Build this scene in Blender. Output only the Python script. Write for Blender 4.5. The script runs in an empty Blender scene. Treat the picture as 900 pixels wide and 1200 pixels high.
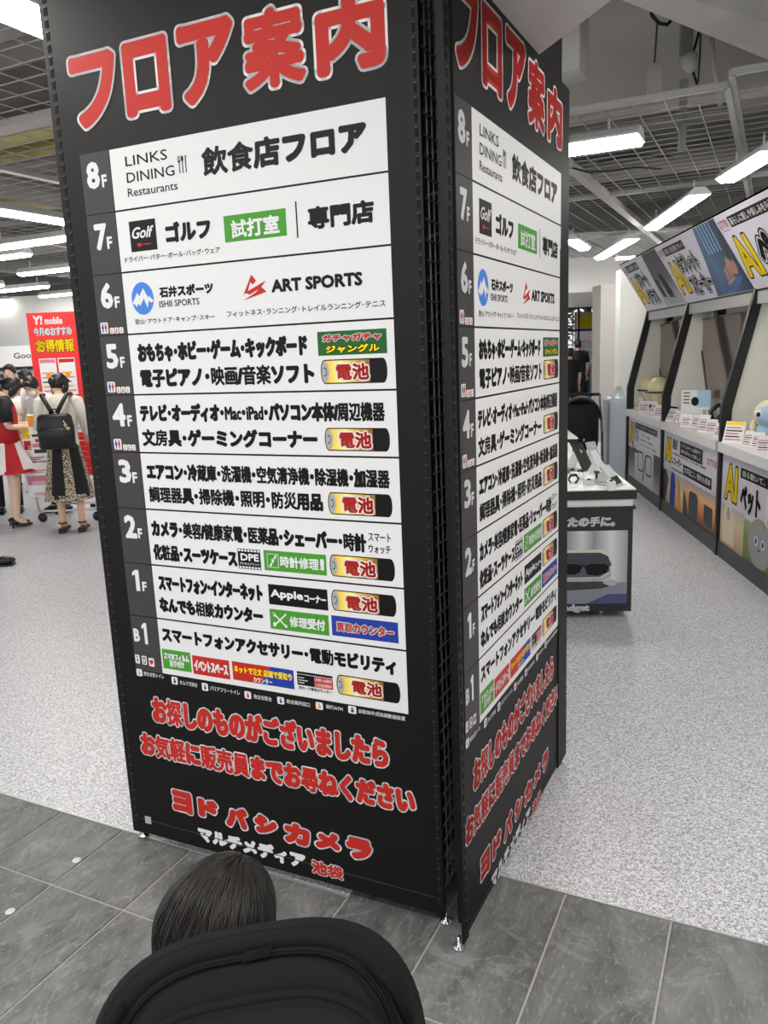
import bpy, bmesh, math, random
from mathutils import Vector, Matrix, Quaternion
from math import sin, cos, pi, radians
random.seed(7)
C = bpy.context.scene.collection
SC = bpy.context.scene
# ------------------------------------------------------------------ camera, world, exposure
FPX, PITCH, ROLL = 925.3173, 0.199, 0.0417
CAMZ = 1.6
cd = bpy.data.cameras.new('camera'); cam = bpy.data.objects.new('camera', cd); C.objects.link(cam)
cd.sensor_fit = 'VERTICAL'; cd.sensor_height = 36.0; cd.lens = FPX / 1200 * 36.0
cd.clip_start = 0.05; cd.clip_end = 200
_F = Vector((0, cos(PITCH), -sin(PITCH))); _U = Vector((0, sin(PITCH), cos(PITCH))); _R = Vector((1, 0, 0))
# camera-space rotation by ROLL about the view axis
RX = _R * cos(ROLL) - _U * sin(ROLL) * -1 * -1
RX = (_R * cos(ROLL) + _U * (-sin(ROLL)))
UX = (_R * sin(ROLL) + _U * cos(ROLL))
cam.matrix_world = Matrix(((RX.x, UX.x, -_F.x, 0), (RX.y, UX.y, -_F.y, 0), (RX.z, UX.z, -_F.z, CAMZ), (0, 0, 0, 1)))
SC.camera = cam
w = bpy.data.worlds.new('world'); SC.world = w; w.use_nodes = True
w.node_tree.nodes['Background'].inputs[0].default_value = (0.93, 0.96, 1.0, 1)
w.node_tree.nodes['Background'].inputs[1].default_value = 1.1
SC.view_settings.view_transform = 'Standard'; SC.view_settings.look = 'None'
SC.view_settings.gamma = 1.0; SC.view_settings.use_curve_mapping = False
SC.view_settings.exposure = 0.45
LAMP = 26.0      # strength of the ceiling fittings' diffusers

# ------------------------------------------------------------------ materials
def lin(c):
    c = c / 255.0
    return c / 12.92 if c <= 0.04045 else ((c + 0.055) / 1.055) ** 2.4
def rgb(r, g, b): return (lin(r), lin(g), lin(b), 1)
MATS = {}
def mat(name, col, rough=0.6, metal=0.0, emit=0.0, noise=0.0, nscale=20.0, bump=0.0, spec=0.5, alpha=None, trans=0.0, stretch=None):
    if name in MATS: return MATS[name]
    m = bpy.data.materials.new(name); m.use_nodes = True; nt = m.node_tree
    b = nt.nodes['Principled BSDF']
    c = rgb(*col)
    b.inputs['Base Color'].default_value = c
    b.inputs['Roughness'].default_value = rough; b.inputs['Metallic'].default_value = metal
    b.inputs['Specular IOR Level'].default_value = spec
    if trans: b.inputs['Transmission Weight'].default_value = trans
    if emit:
        b.inputs['Emission Color'].default_value = c; b.inputs['Emission Strength'].default_value = emit
    if noise or bump:
        tc = nt.nodes.new('ShaderNodeTexCoord'); n = nt.nodes.new('ShaderNodeTexNoise')
        n.inputs['Scale'].default_value = nscale; n.inputs['Detail'].default_value = 5
        if stretch:
            mp = nt.nodes.new('ShaderNodeMapping'); mp.inputs['Scale'].default_value = stretch
            nt.links.new(tc.outputs['Object'], mp.inputs[0]); nt.links.new(mp.outputs[0], n.inputs['Vector'])
        else: nt.links.new(tc.outputs['Object'], n.inputs['Vector'])
        if noise:
            r = nt.nodes.new('ShaderNodeValToRGB')
            r.color_ramp.elements[0].position = 0.3; r.color_ramp.elements[1].position = 0.7
            r.color_ramp.elements[0].color = tuple(x * (1 - noise) for x in c[:3]) + (1,)
            r.color_ramp.elements[1].color = tuple(min(1, x * (1 + noise)) for x in c[:3]) + (1,)
            nt.links.new(n.outputs['Fac'], r.inputs[0]); nt.links.new(r.outputs[0], b.inputs['Base Color'])
        if bump:
            bp = nt.nodes.new('ShaderNodeBump'); bp.inputs['Strength'].default_value = bump
            bp.inputs['Distance'].default_value = 0.01
            nt.links.new(n.outputs['Fac'], bp.inputs['Height']); nt.links.new(bp.outputs[0], b.inputs['Normal'])
    MATS[name] = m
    return m
def grad_mat(name, stops, axis=2, rough=0.5, lo=0.0, hi=1.0, metal=0.0):
    """printed colour gradient along one object axis between lo and hi"""
    if name in MATS: return MATS[name]
    m = bpy.data.materials.new(name); m.use_nodes = True; nt = m.node_tree; b = nt.nodes['Principled BSDF']
    b.inputs['Roughness'].default_value = rough; b.inputs['Metallic'].default_value = metal
    tc = nt.nodes.new('ShaderNodeTexCoord'); sp = nt.nodes.new('ShaderNodeSeparateXYZ'); mr = nt.nodes.new('ShaderNodeMapRange')
    r = nt.nodes.new('ShaderNodeValToRGB')
    mr.inputs['From Min'].default_value = lo; mr.inputs['From Max'].default_value = hi
    nt.links.new(tc.outputs['Generated'], sp.inputs[0]); nt.links.new(sp.outputs[axis], mr.inputs[0])
    nt.links.new(mr.outputs[0], r.inputs[0]); nt.links.new(r.outputs[0], b.inputs['Base Color'])
    el = r.color_ramp.elements
    el[0].position = stops[0][0]; el[0].color = rgb(*stops[0][1]); el[1].position = stops[-1][0]; el[1].color = rgb(*stops[-1][1])
    for p, c in stops[1:-1]:
        e = el.new(p); e.color = rgb(*c)
    MATS[name] = m; return m

BLACK = mat('black_steel', (14, 14, 15), 0.5, spec=.25)
VINYL = mat('black_vinyl', (17, 16, 16), 0.5, bump=0.03, nscale=3, spec=.22)
PWHITE = mat('print_white', (226, 226, 228), 0.45, spec=.2)
PRED = mat('print_red', (190, 44, 36), 0.45, spec=.2)
PBLACK = mat('print_black', (15, 14, 14), 0.45, spec=.2)
PGREY = mat('print_grey', (66, 64, 65), 0.45, spec=.2)
PGREEN = mat('print_green', (72, 150, 50), 0.45, spec=.2)
PDGREEN = mat('print_dark_green', (32, 96, 44), 0.45, spec=.2)
PBLUE = mat('print_blue', (38, 62, 158), 0.45, spec=.2)
PLBLUE = mat('print_light_blue', (70, 130, 215), 0.45, spec=.2)
PYEL = mat('print_yellow', (250, 215, 20), 0.45, spec=.2)
PORANGE = mat('print_orange', (235, 150, 40), 0.45, spec=.2)
PSILVER = mat('print_silver', (168, 170, 174), 0.45, spec=.2)
PPINK = mat('print_pink', (205, 130, 150), 0.5, spec=.2)
PLAV = mat('print_lavender', (214, 210, 222), 0.4, spec=.2)
WHITEP = mat('white_laminate', (228, 228, 224), 0.35)
CHROME = mat('chrome', (210, 210, 214), 0.2, metal=1.0)
GOLD = grad_mat('print_gold', [(0, (236, 196, 60)), (0.35, (255, 240, 150)), (0.7, (214, 168, 20)), (1, (150, 105, 10))], axis=0, lo=0.1, hi=0.7)
EMIT = mat('lamp_diffuser', (255, 252, 246), 0.4, emit=LAMP)
LWHITE = mat('fitting_white', (225, 225, 225), 0.4)
WIREW = mat('lattice_paint', (176, 175, 173), 0.5)
SKIN = mat('skin', (224, 182, 156), 0.55)
SKIN2 = mat('skin_light', (236, 202, 178), 0.55)
HAIR = mat('dark_hair', (26, 22, 21), 0.42)
SHIRTW = mat('white_shirt', (232, 230, 224), 0.8, bump=0.1, nscale=15)
DARKCL = mat('dark_cloth', (30, 30, 34), 0.8)
SHOE = mat('black_leather', (26, 24, 24), 0.35)

# ------------------------------------------------------------------ object helpers
def setp(o, label=None, cat=None, group=None, kind=None):
    if label: o['label'] = label
    if cat: o['category'] = cat
    if group: o['group'] = group
    if kind: o['kind'] = kind
    return o
def thing(name, label, cat, loc=(0, 0, 0), rotz=0.0, group=None, mw=None):
    o = bpy.data.objects.new(name, None); C.objects.link(o); o.empty_display_size = 0.1
    if mw is not None: o.matrix_world = mw
    else: o.location = loc; o.rotation_euler = (0, 0, rotz)
    return setp(o, label, cat, group)
def link(name, me, parent=None, ml=None, **k):
    o = bpy.data.objects.new(name, me); C.objects.link(o)
    if parent is not None: o.parent = parent
    if ml is not None: o.matrix_local = ml
    return setp(o, **k)
class MB:
    def __init__(s): s.v = []; s.f = []; s.m = []; s.mats = []; s.sm = []
    def mi(s, m):
        if m not in s.mats: s.mats.append(m)
        return s.mats.index(m)
    def add(s, vs, fs, m, smooth=False):
        b = len(s.v); s.v += [tuple(v) for v in vs]; i = s.mi(m)
        for f in fs: s.f.append([b + k for k in f]); s.m.append(i); s.sm.append(smooth)
    def box(s, a, b, m, M=None):
        x0, y0, z0 = a; x1, y1, z1 = b
        vs = [Vector(p) for p in ((x0,y0,z0),(x1,y0,z0),(x1,y1,z0),(x0,y1,z0),(x0,y0,z1),(x1,y0,z1),(x1,y1,z1),(x0,y1,z1))]
        if M is not None: vs = [M @ v for v in vs]
        s.add(vs, [(0,3,2,1),(4,5,6,7),(0,1,5,4),(1,2,6,5),(2,3,7,6),(3,0,4,7)], m)
    def bar(s, p, q, wd, m, hd=None, up=(0, 0, 1)):
        p = Vector(p); q = Vector(q); d = (q - p).normalized(); u = Vector(up)
        if abs(d.dot(u)) > 0.98: u = Vector((1, 0, 0))
        x = d.cross(u).normalized(); y = x.cross(d).normalized(); hd = hd or wd
        o = [(-1,-1),(1,-1),(1,1),(-1,1)]
        vs = [p + x*a*wd/2 + y*b*hd/2 for a, b in o] + [q + x*a*wd/2 + y*b*hd/2 for a, b in o]
        s.add(vs, [(0,1,2,3),(7,6,5,4),(0,4,5,1),(1,5,6,2),(2,6,7,3),(3,7,4,0)], m)
    def tube(s, pts, r, m, n=8, smooth=True, cap=True):
        pts = [Vector(p) for p in pts]; rs = r if isinstance(r, (list, tuple)) else [r] * len(pts)
        rings = []; px = None
        for i, p in enumerate(pts):
            d = (pts[min(i+1, len(pts)-1)] - pts[max(i-1, 0)]).normalized()
            u = Vector((0, 0, 1)) if abs(d.z) < 0.95 else Vector((1, 0, 0))
            if px is None: x = d.cross(u).normalized()
            else:
                x = (px - d * px.dot(d)).normalized()
            px = x; y = d.cross(x)
            rings.append([p + x*cos(2*pi*k/n)*rs[i] + y*sin(2*pi*k/n)*rs[i] for k in range(n)])
        vs = [v for r_ in rings for v in r_]; fs = []
        for i in range(len(pts)-1):
            for k in range(n): fs.append((i*n+k, i*n+(k+1)%n, (i+1)*n+(k+1)%n, (i+1)*n+k))
        if cap: fs.append(tuple(range(n))[::-1]); fs.append(tuple((len(pts)-1)*n+k for k in range(n)))
        s.add(vs, fs, m, smooth)
    def ball(s, c, r, m, nu=14, nv=9, M=None):
        c = Vector(c); rx, ry, rz = r if isinstance(r, (list, tuple)) else (r, r, r)
        vs = []; fs = []
        for j in range(nv+1):
            t = pi*j/nv
            for k in range(nu):
                v = Vector((rx*sin(t)*cos(2*pi*k/nu), ry*sin(t)*sin(2*pi*k/nu), rz*cos(t)))
                if M is not None: v = M @ v
                vs.append(c + v)
        for j in range(nv):
            for k in range(nu): fs.append((j*nu+k, (j+1)*nu+k, (j+1)*nu+(k+1)%nu, j*nu+(k+1)%nu))
        s.add(vs, fs, m, True)
    def lathe(s, prof, m, n=20, c=(0,0,0)):
        vs = []; fs = []
        for r, z in prof:
            for k in range(n): vs.append((c[0]+r*cos(2*pi*k/n), c[1]+r*sin(2*pi*k/n), c[2]+z))
        for i in range(len(prof)-1):
            for k in range(n): fs.append((i*n+k, i*n+(k+1)%n, (i+1)*n+(k+1)%n, (i+1)*n+k))
        s.add(vs, fs, m, True)
    def prism(s, poly, y0, y1, m, M=None):
        """polygon in x,z extruded along y"""
        n = len(poly); vs = [Vector((x, y0, z)) for x, z in poly] + [Vector((x, y1, z)) for x, z in poly]
        if M is not None: vs = [M @ v for v in vs]
        s.add(vs, [tuple(range(n)), tuple(range(2*n-1, n-1, -1))] + [((i+1)%n, i, n+i, n+(i+1)%n) for i in range(n)], m)
    def build(s, name, parent=None, ml=None, **k):
        me = bpy.data.meshes.new(name); me.from_pydata([tuple(v) for v in s.v], [], s.f)
        for m in s.mats: me.materials.append(m)
        me.polygons.foreach_set('material_index', s.m); me.polygons.foreach_set('use_smooth', s.sm); me.update()
        return link(name, me, parent, ml, **k)

# ------------------------------------------------------------------ flat print (lettering and shapes on a sheet)
_TC = {}
def _slot(i): return bpy.data.materials.get('slot%d' % i) or bpy.data.materials.new('slot%d' % i)
def text2d(t, res=2, shear=0.0):
    key = (t, res, shear)
    if key in _TC: return _TC[key]
    c = bpy.data.curves.new('t', 'FONT'); c.body = t; c.resolution_u = res; c.shear = shear
    for m_ in (0, 1, 2): c.materials.append(_slot(m_))
    for i, ch in enumerate(t): c.body_format[i].material_index = 2 if ch in '文石井子本体用品門打山化具内外式男女立台口合行自加冷池専店室付計受' else 1 if 0x4e00 < ord(ch) < 0xa000 or (len(t) > 12 and ch.isascii() and ch.isalpha()) else 0
    o = bpy.data.objects.new('t', c); C.objects.link(o)
    me = bpy.data.meshes.new_from_object(o.evaluated_get(bpy.context.evaluated_depsgraph_get()))
    vs = [(v.co.x, v.co.y) for v in me.vertices]; fs = [tuple(p.vertices) for p in me.polygons]
    dense = set(v for p in me.polygons if p.material_index == 1 for v in p.vertices)
    dense = {v: (.5 if p.material_index == 1 else .78) for p in me.polygons if p.material_index for v in p.vertices}
    cnt = {}
    for f in fs:
        for i in range(len(f)):
            e = tuple(sorted((f[i], f[(i+1) % len(f)]))); cnt[e] = cnt.get(e, 0) + 1
    be = [e for e, n in cnt.items() if n == 1]
    bpy.data.objects.remove(o); bpy.data.curves.remove(c); bpy.data.meshes.remove(me)
    _TC[key] = (vs, fs, be, dense); return _TC[key]
DL = 0.0006
class Print(MB):
    """flat printed shapes: u to the right, v up, layer = how far proud of the sheet (in DL)"""
    def P(s, u, v, L): return (u, -L * DL, v)
    def rect(s, u0, v0, u1, v1, m, L=1): s.add([s.P(u0,v0,L), s.P(u1,v0,L), s.P(u1,v1,L), s.P(u0,v1,L)], [(0,1,2,3)], m)
    def poly(s, pts, m, L=1): s.add([s.P(u, v, L) for u, v in pts], [tuple(range(len(pts)))], m)
    def disc(s, u, v, ru, rv, m, L=1, n=24): s.poly([(u+ru*cos(2*pi*k/n), v+rv*sin(2*pi*k/n)) for k in range(n)], m, L)
    def rrect(s, u0, v0, u1, v1, r, m, L=1, rx=None):
        rx = rx or r; pts = []
        for cx, cy, a in ((u1-rx, v1-r, 0), (u0+rx, v1-r, pi/2), (u0+rx, v0+r, pi), (u1-rx, v0+r, 1.5*pi)):
            for k in range(6): pts.append((cx + rx*cos(a+k*pi/10), cy + r*sin(a+k*pi/10)))
        s.poly(pts, m, L)
    def text(s, t, u0, v0, u1, v1, m, L=2, fat=0.0, outline=None, ow=0.0, res=2, shear=0.0, disc=True, kj=.5):
        t = t.replace('・', '･')
        vs, fs, be, dense = text2d(t, res, shear)
        if not vs: return
        x0 = min(v[0] for v in vs); x1 = max(v[0] for v in vs); y0 = min(v[1] for v in vs); y1 = max(v[1] for v in vs)
        d = fat + ow; a0, a1, b0, b1 = u0+d, u1-d, v0+d, v1-d
        kx = (a1-a0)/max(1e-6, x1-x0); ky = (b1-b0)/max(1e-6, y1-y0)
        if y1 - y0 < 0.25 * 0.7: ky = kx
        pts = [(a0+(x-x0)*kx, b0+(y-y0)*ky) for x, y in vs]
        s.add([s.P(u, v, L) for u, v in pts], fs, m)
        D_ = d
        def thick(d, m, L, ex=0.0):
            d0 = d; DK = lambda i: (d0-ex)*min(1, dense[i]*kj/.5)+ex
            V = []; Fc = []
            for i, j in be:
                (x, y), (X, Y) = pts[i], pts[j]; dx, dy = X-x, Y-y; l = math.hypot(dx, dy)
                if l < 1e-7: continue
                d = DK(i) if i in dense else d0; nx, ny = -dy/l*d, dx/l*d; b = len(V)
                V += [s.P(x+nx, y+ny, L), s.P(x-nx, y-ny, L), s.P(X-nx, Y-ny, L), s.P(X+nx, Y+ny, L)]; Fc.append((b, b+1, b+2, b+3))
            if disc:
                for i in set(k for e in be for k in e):
                    x, y = pts[i]; b = len(V); d = DK(i) if i in dense else d0
                    ng = 12 if d > .008 else 6; V += [s.P(x+d*cos(k*2*pi/ng), y+d*sin(k*2*pi/ng), L) for k in range(ng)]; Fc.append(tuple(range(b, b+ng)))
            s.add(V, Fc, m)
        if fat > 0: thick(fat, m, L)
        if outline:
            thick(D_, outline, L-0.5, ow); s.add([s.P(u, v, L-0.5) for u, v in pts], fs, outline)

# ------------------------------------------------------------------ what the directory sheet carries: kind, words, u0, v0, u1, v1 in metres on the sheet
SHEET = [
('title1', 'フ', -0.0119, 2.242, 0.1684, 2.442),
('title2', 'ロ', 0.1807, 2.246, 0.3462, 2.444),
('title3', 'ア', 0.3659, 2.244, 0.5551, 2.449),
('title4', '案', 0.5641, 2.2435, 0.7602, 2.444),
('title5', '内', 0.7739, 2.246, 0.97, 2.4255),
('num', '8', 0.0179, 2.089, 0.066, 2.1615),
('f', 'F', 0.0722, 2.0895, 0.091, 2.123),
('t', 'LINKS', 0.1635, 2.133, 0.3095, 2.1595),
('t', 'DINING', 0.163, 2.09, 0.3295, 2.117),
('t', 'Restaurants', 0.1619, 2.0535, 0.3355, 2.0755),
('cutlery', '', 0.3438, 2.0925, 0.3731, 2.1365),
('t', '飲食店フロア', 0.4185, 2.072, 0.9056, 2.148),
('num', '7', 0.0239, 1.922, 0.0705, 1.9945),
('f', 'F', 0.0678, 1.9235, 0.0872, 1.957),
('golfbox', '', 0.1541, 1.907, 0.248, 1.989),
('golf', 'Golf', 0.1628, 1.9415, 0.2411, 1.972),
('t', 'ゴルフ', 0.2796, 1.9195, 0.4328, 1.9735),
('s', 'ドライバー・パター・ボール・バッグ・ウェア', 0.127, 1.88, 0.4576, 1.896),
('green', '', 0.476, 1.9035, 0.6681, 1.97),
('w', '試打室', 0.497, 1.9105, 0.6479, 1.9585),
('bar', '', 0.6974, 1.8945, 0.7016, 1.9825),
('t', '専門店', 0.7305, 1.909, 0.9175, 1.9655),
('num', '6', 0.0213, 1.7585, 0.0682, 1.8315),
('f', 'F', 0.0727, 1.759, 0.0921, 1.791),
('circle', '', 0.1375, 1.734, 0.2176, 1.824),
('t', '石井スポーツ', 0.2389, 1.7755, 0.425, 1.807),
('s', 'ISHII SPORTS', 0.2353, 1.7505, 0.3753, 1.7685),
('s', '登山・アウトドア・キャンプ・スキー', 0.1409, 1.708, 0.4227, 1.7235),
('tri', '', 0.5191, 1.7515, 0.5949, 1.8165),
('t', 'ART SPORTS', 0.6106, 1.7655, 0.8772, 1.799),
('s', 'フィットネス・ランニング・トレイルランニング・テニス', 0.4632, 1.711, 0.9371, 1.728),
('icon', '', 0.0092, 1.6885, 0.038, 1.7205),
('icons3', '', 0.0438, 1.687, 0.0955, 1.704),
('num', '5', 0.0174, 1.586, 0.064, 1.658),
('f', 'F', 0.07, 1.588, 0.0877, 1.6195),
('icon', '', 0.011, 1.5165, 0.0407, 1.548),
('icons3', '', 0.0452, 1.5145, 0.0966, 1.5325),
('t', 'おもちゃ・ホビー・ゲーム・キックボード', 0.1389, 1.5995, 0.7094, 1.6555),
('t', '電子ピアノ・映画/音楽ソフト', 0.138, 1.5265, 0.7253, 1.584),
('gacha', '', 0.7399, 1.5985, 0.9367, 1.659),
('g', 'ガチャガチャ', 0.7526, 1.6305, 0.9239, 1.653),
('g', 'ジャングル', 0.7613, 1.602, 0.9184, 1.626),
('batt', '', 0.7448, 1.526, 0.9351, 1.588),
('bt', '電池', 0.7891, 1.5345, 0.8852, 1.5775),
('num', '4', 0.0174, 1.4145, 0.0689, 1.484),
('f', 'F', 0.0738, 1.415, 0.0921, 1.4485),
('icon', '', 0.0119, 1.3445, 0.0418, 1.377),
('icons3', '', 0.0467, 1.343, 0.0955, 1.3605),
('t', 'テレビ・オーディオ・Mac・iPad・パソコン本体/周辺機器', 0.1246, 1.427, 0.9255, 1.481),
('t', '文房具・ゲーミングコーナー', 0.1237, 1.355, 0.7231, 1.408),
('batt', '', 0.7452, 1.3515, 0.9345, 1.412),
('bt', '電池', 0.7886, 1.3585, 0.8837, 1.403),
('num', '3', 0.0192, 1.242, 0.0671, 1.3145),
('f', 'F', 0.0705, 1.243, 0.0892, 1.2765),
('t', 'エアコン・冷蔵庫・洗濯機・空気清浄機・除湿機・加湿器', 0.1275, 1.253, 0.9318, 1.307),
('t', '調理器具・掃除機・照明・防災用品', 0.1268, 1.1845, 0.7294, 1.2375),
('batt', '', 0.7443, 1.1795, 0.934, 1.24),
('bt', '電池', 0.7877, 1.1855, 0.8812, 1.2315),
('num', '2', 0.0184, 1.0685, 0.0655, 1.142),
('f', 'F', 0.0689, 1.0705, 0.0859, 1.102),
('t', 'カメラ・美容/健康家電・医薬品・シェーバー・時計', 0.1237, 1.0785, 0.8548, 1.133),
('s', 'スマート', 0.8602, 1.112, 0.9262, 1.1355),
('s', 'ウォッチ', 0.8593, 1.0795, 0.9246, 1.1035),
('t', '化粧品・スーツケース', 0.1214, 1.005, 0.4328, 1.058),
('dpe', '', 0.4357, 1.0035, 0.5135, 1.0635),
('w', 'DPE', 0.4455, 1.0285, 0.5086, 1.05),
('green', '', 0.5252, 1.0055, 0.7282, 1.0645),
('w', '時計修理', 0.5788, 1.0175, 0.7054, 1.0525),
('w', '受付', 0.7083, 1.019, 0.722, 1.053),
('watch', '', 0.5359, 1.015, 0.5739, 1.0555),
('batt', '', 0.7387, 1.006, 0.934, 1.0675),
('bt', '電池', 0.7841, 1.012, 0.8797, 1.0565),
('num', '1', 0.028, 0.899, 0.0546, 0.9675),
('f', 'F', 0.064, 0.9005, 0.0821, 0.931),
('t', 'スマートフォン・インターネット', 0.1297, 0.908, 0.5124, 0.9605),
('t', 'なんでも相談カウンター', 0.1253, 0.8385, 0.5075, 0.8895),
('black', '', 0.5323, 0.9045, 0.726, 0.965),
('w', 'Apple', 0.5395, 0.9205, 0.6475, 0.951),
('w', 'コーナー', 0.6513, 0.9225, 0.7211, 0.9455),
('batt', '', 0.7376, 0.9075, 0.934, 0.9675),
('bt', '電池', 0.7828, 0.9135, 0.8803, 0.9565),
('green', '', 0.5312, 0.8305, 0.7249, 0.8905),
('w', '修理受付', 0.5967, 0.8425, 0.7144, 0.8765),
('tool', '', 0.5422, 0.839, 0.5873, 0.88),
('blue', '', 0.7343, 0.834, 0.9367, 0.8925),
('r', '買取カウンター', 0.7466, 0.8455, 0.9268, 0.878),
('num', 'B', 0.0069, 0.728, 0.0322, 0.772),
('num', '1', 0.0427, 0.7235, 0.0633, 0.794),
('t', 'スマートフォンアクセサリー・電動モビリティ', 0.123, 0.7405, 0.9268, 0.7905),
('greenb', '', 0.1159, 0.6515, 0.227, 0.7165),
('w', 'スマホフィルム', 0.123, 0.6825, 0.2216, 0.7055),
('w', '貼り付け', 0.1429, 0.66, 0.2011, 0.684),
('red', '', 0.2337, 0.649, 0.372, 0.71),
('w', 'イベントスペース', 0.2393, 0.6615, 0.3664, 0.697),
('redblue', '', 0.3829, 0.6515, 0.5983, 0.7105),
('y', 'ネットで注文 店舗で受取り', 0.3887, 0.676, 0.5927, 0.6995),
('w', 'カウンター', 0.4567, 0.654, 0.5236, 0.6715),
('card', '', 0.6099, 0.6555, 0.7271, 0.7105),
('batt', '', 0.7392, 0.6595, 0.9356, 0.719),
('bt', '電池', 0.7873, 0.6695, 0.8819, 0.7105),
('icB', '', 0.0029, 0.653, 0.0213, 0.683),
('icB', '', 0.0306, 0.6525, 0.0506, 0.682),
('icB', '', 0.0584, 0.65, 0.0805, 0.6785),
('lic', '', 0.0016, 0.6095, 0.0253, 0.634),
('lt', '男性/女性トイレ', 0.0302, 0.6135, 0.1136, 0.629),
('lic', '', 0.1436, 0.602, 0.1673, 0.627),
('lt', 'オムツ交換台', 0.1751, 0.6045, 0.2438, 0.62),
('lic', '', 0.2615, 0.598, 0.2847, 0.623),
('lt', 'バリアフリートイレ', 0.2923, 0.603, 0.403, 0.618),
('lic', '', 0.4196, 0.5965, 0.4433, 0.62),
('lt', '独立化粧台', 0.4522, 0.6005, 0.5162, 0.615),
('lic', '', 0.5357, 0.5975, 0.5596, 0.62),
('lt', '総合案内窓口', 0.5677, 0.6035, 0.6468, 0.6175),
('lic', '', 0.6663, 0.6015, 0.69, 0.624),
('lt', '銀行ATM', 0.7001, 0.6085, 0.7546, 0.6215),
('lic', '', 0.7719, 0.6065, 0.7978, 0.6295),
('lt', '自動体外式除細動器設置', 0.8052, 0.6115, 0.9479, 0.625),
('msg', 'お探しのものがございましたら', 0.0467, 0.45, 0.8964, 0.5555),
('msg', 'お気軽に販売員までお尋ねください', -0.0174, 0.324, 0.9732, 0.4185),
('logo', 'ヨ', 0.0921, 0.145, 0.1821, 0.2325),
('logo', 'ド', 0.1966, 0.149, 0.2854, 0.225),
('logo', 'バ', 0.304, 0.1395, 0.3981, 0.223),
('logo', 'シ', 0.4129, 0.1445, 0.507, 0.2195),
('logo', 'カ', 0.522, 0.1365, 0.6225, 0.217),
('logo', 'メ', 0.6303, 0.145, 0.726, 0.2145),
('logo', 'ラ', 0.7376, 0.14, 0.8309, 0.22),
('wl', 'マルチメディア', 0.1906, 0.061, 0.5967, 0.1175),
('ik', '池袋', 0.6133, 0.0545, 0.7291, 0.108),
]
ROWV = [2.186, 2.021, 1.8545, 1.682, 1.508, 1.3364, 1.164, 0.989, 0.8158, 0.6305]
WS = 0.9574; GW = 0.110
def toilets(p, a, b, c, d):
    p.rrect(a, b, c, d, (d-b)*.15, PWHITE, 2); w_ = c-a; h = d-b
    for k, m in ((.3, PBLUE), (.7, PRED)):
        p.disc(a+w_*k, b+h*.82, w_*.1, h*.08, m, 3, 10); p.rect(a+w_*(k-.13), b+h*.38, a+w_*(k+.13), b+h*.72, m, 3); p.rect(a+w_*(k-.07), b+h*.08, a+w_*(k+.07), b+h*.38, m, 3)
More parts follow.
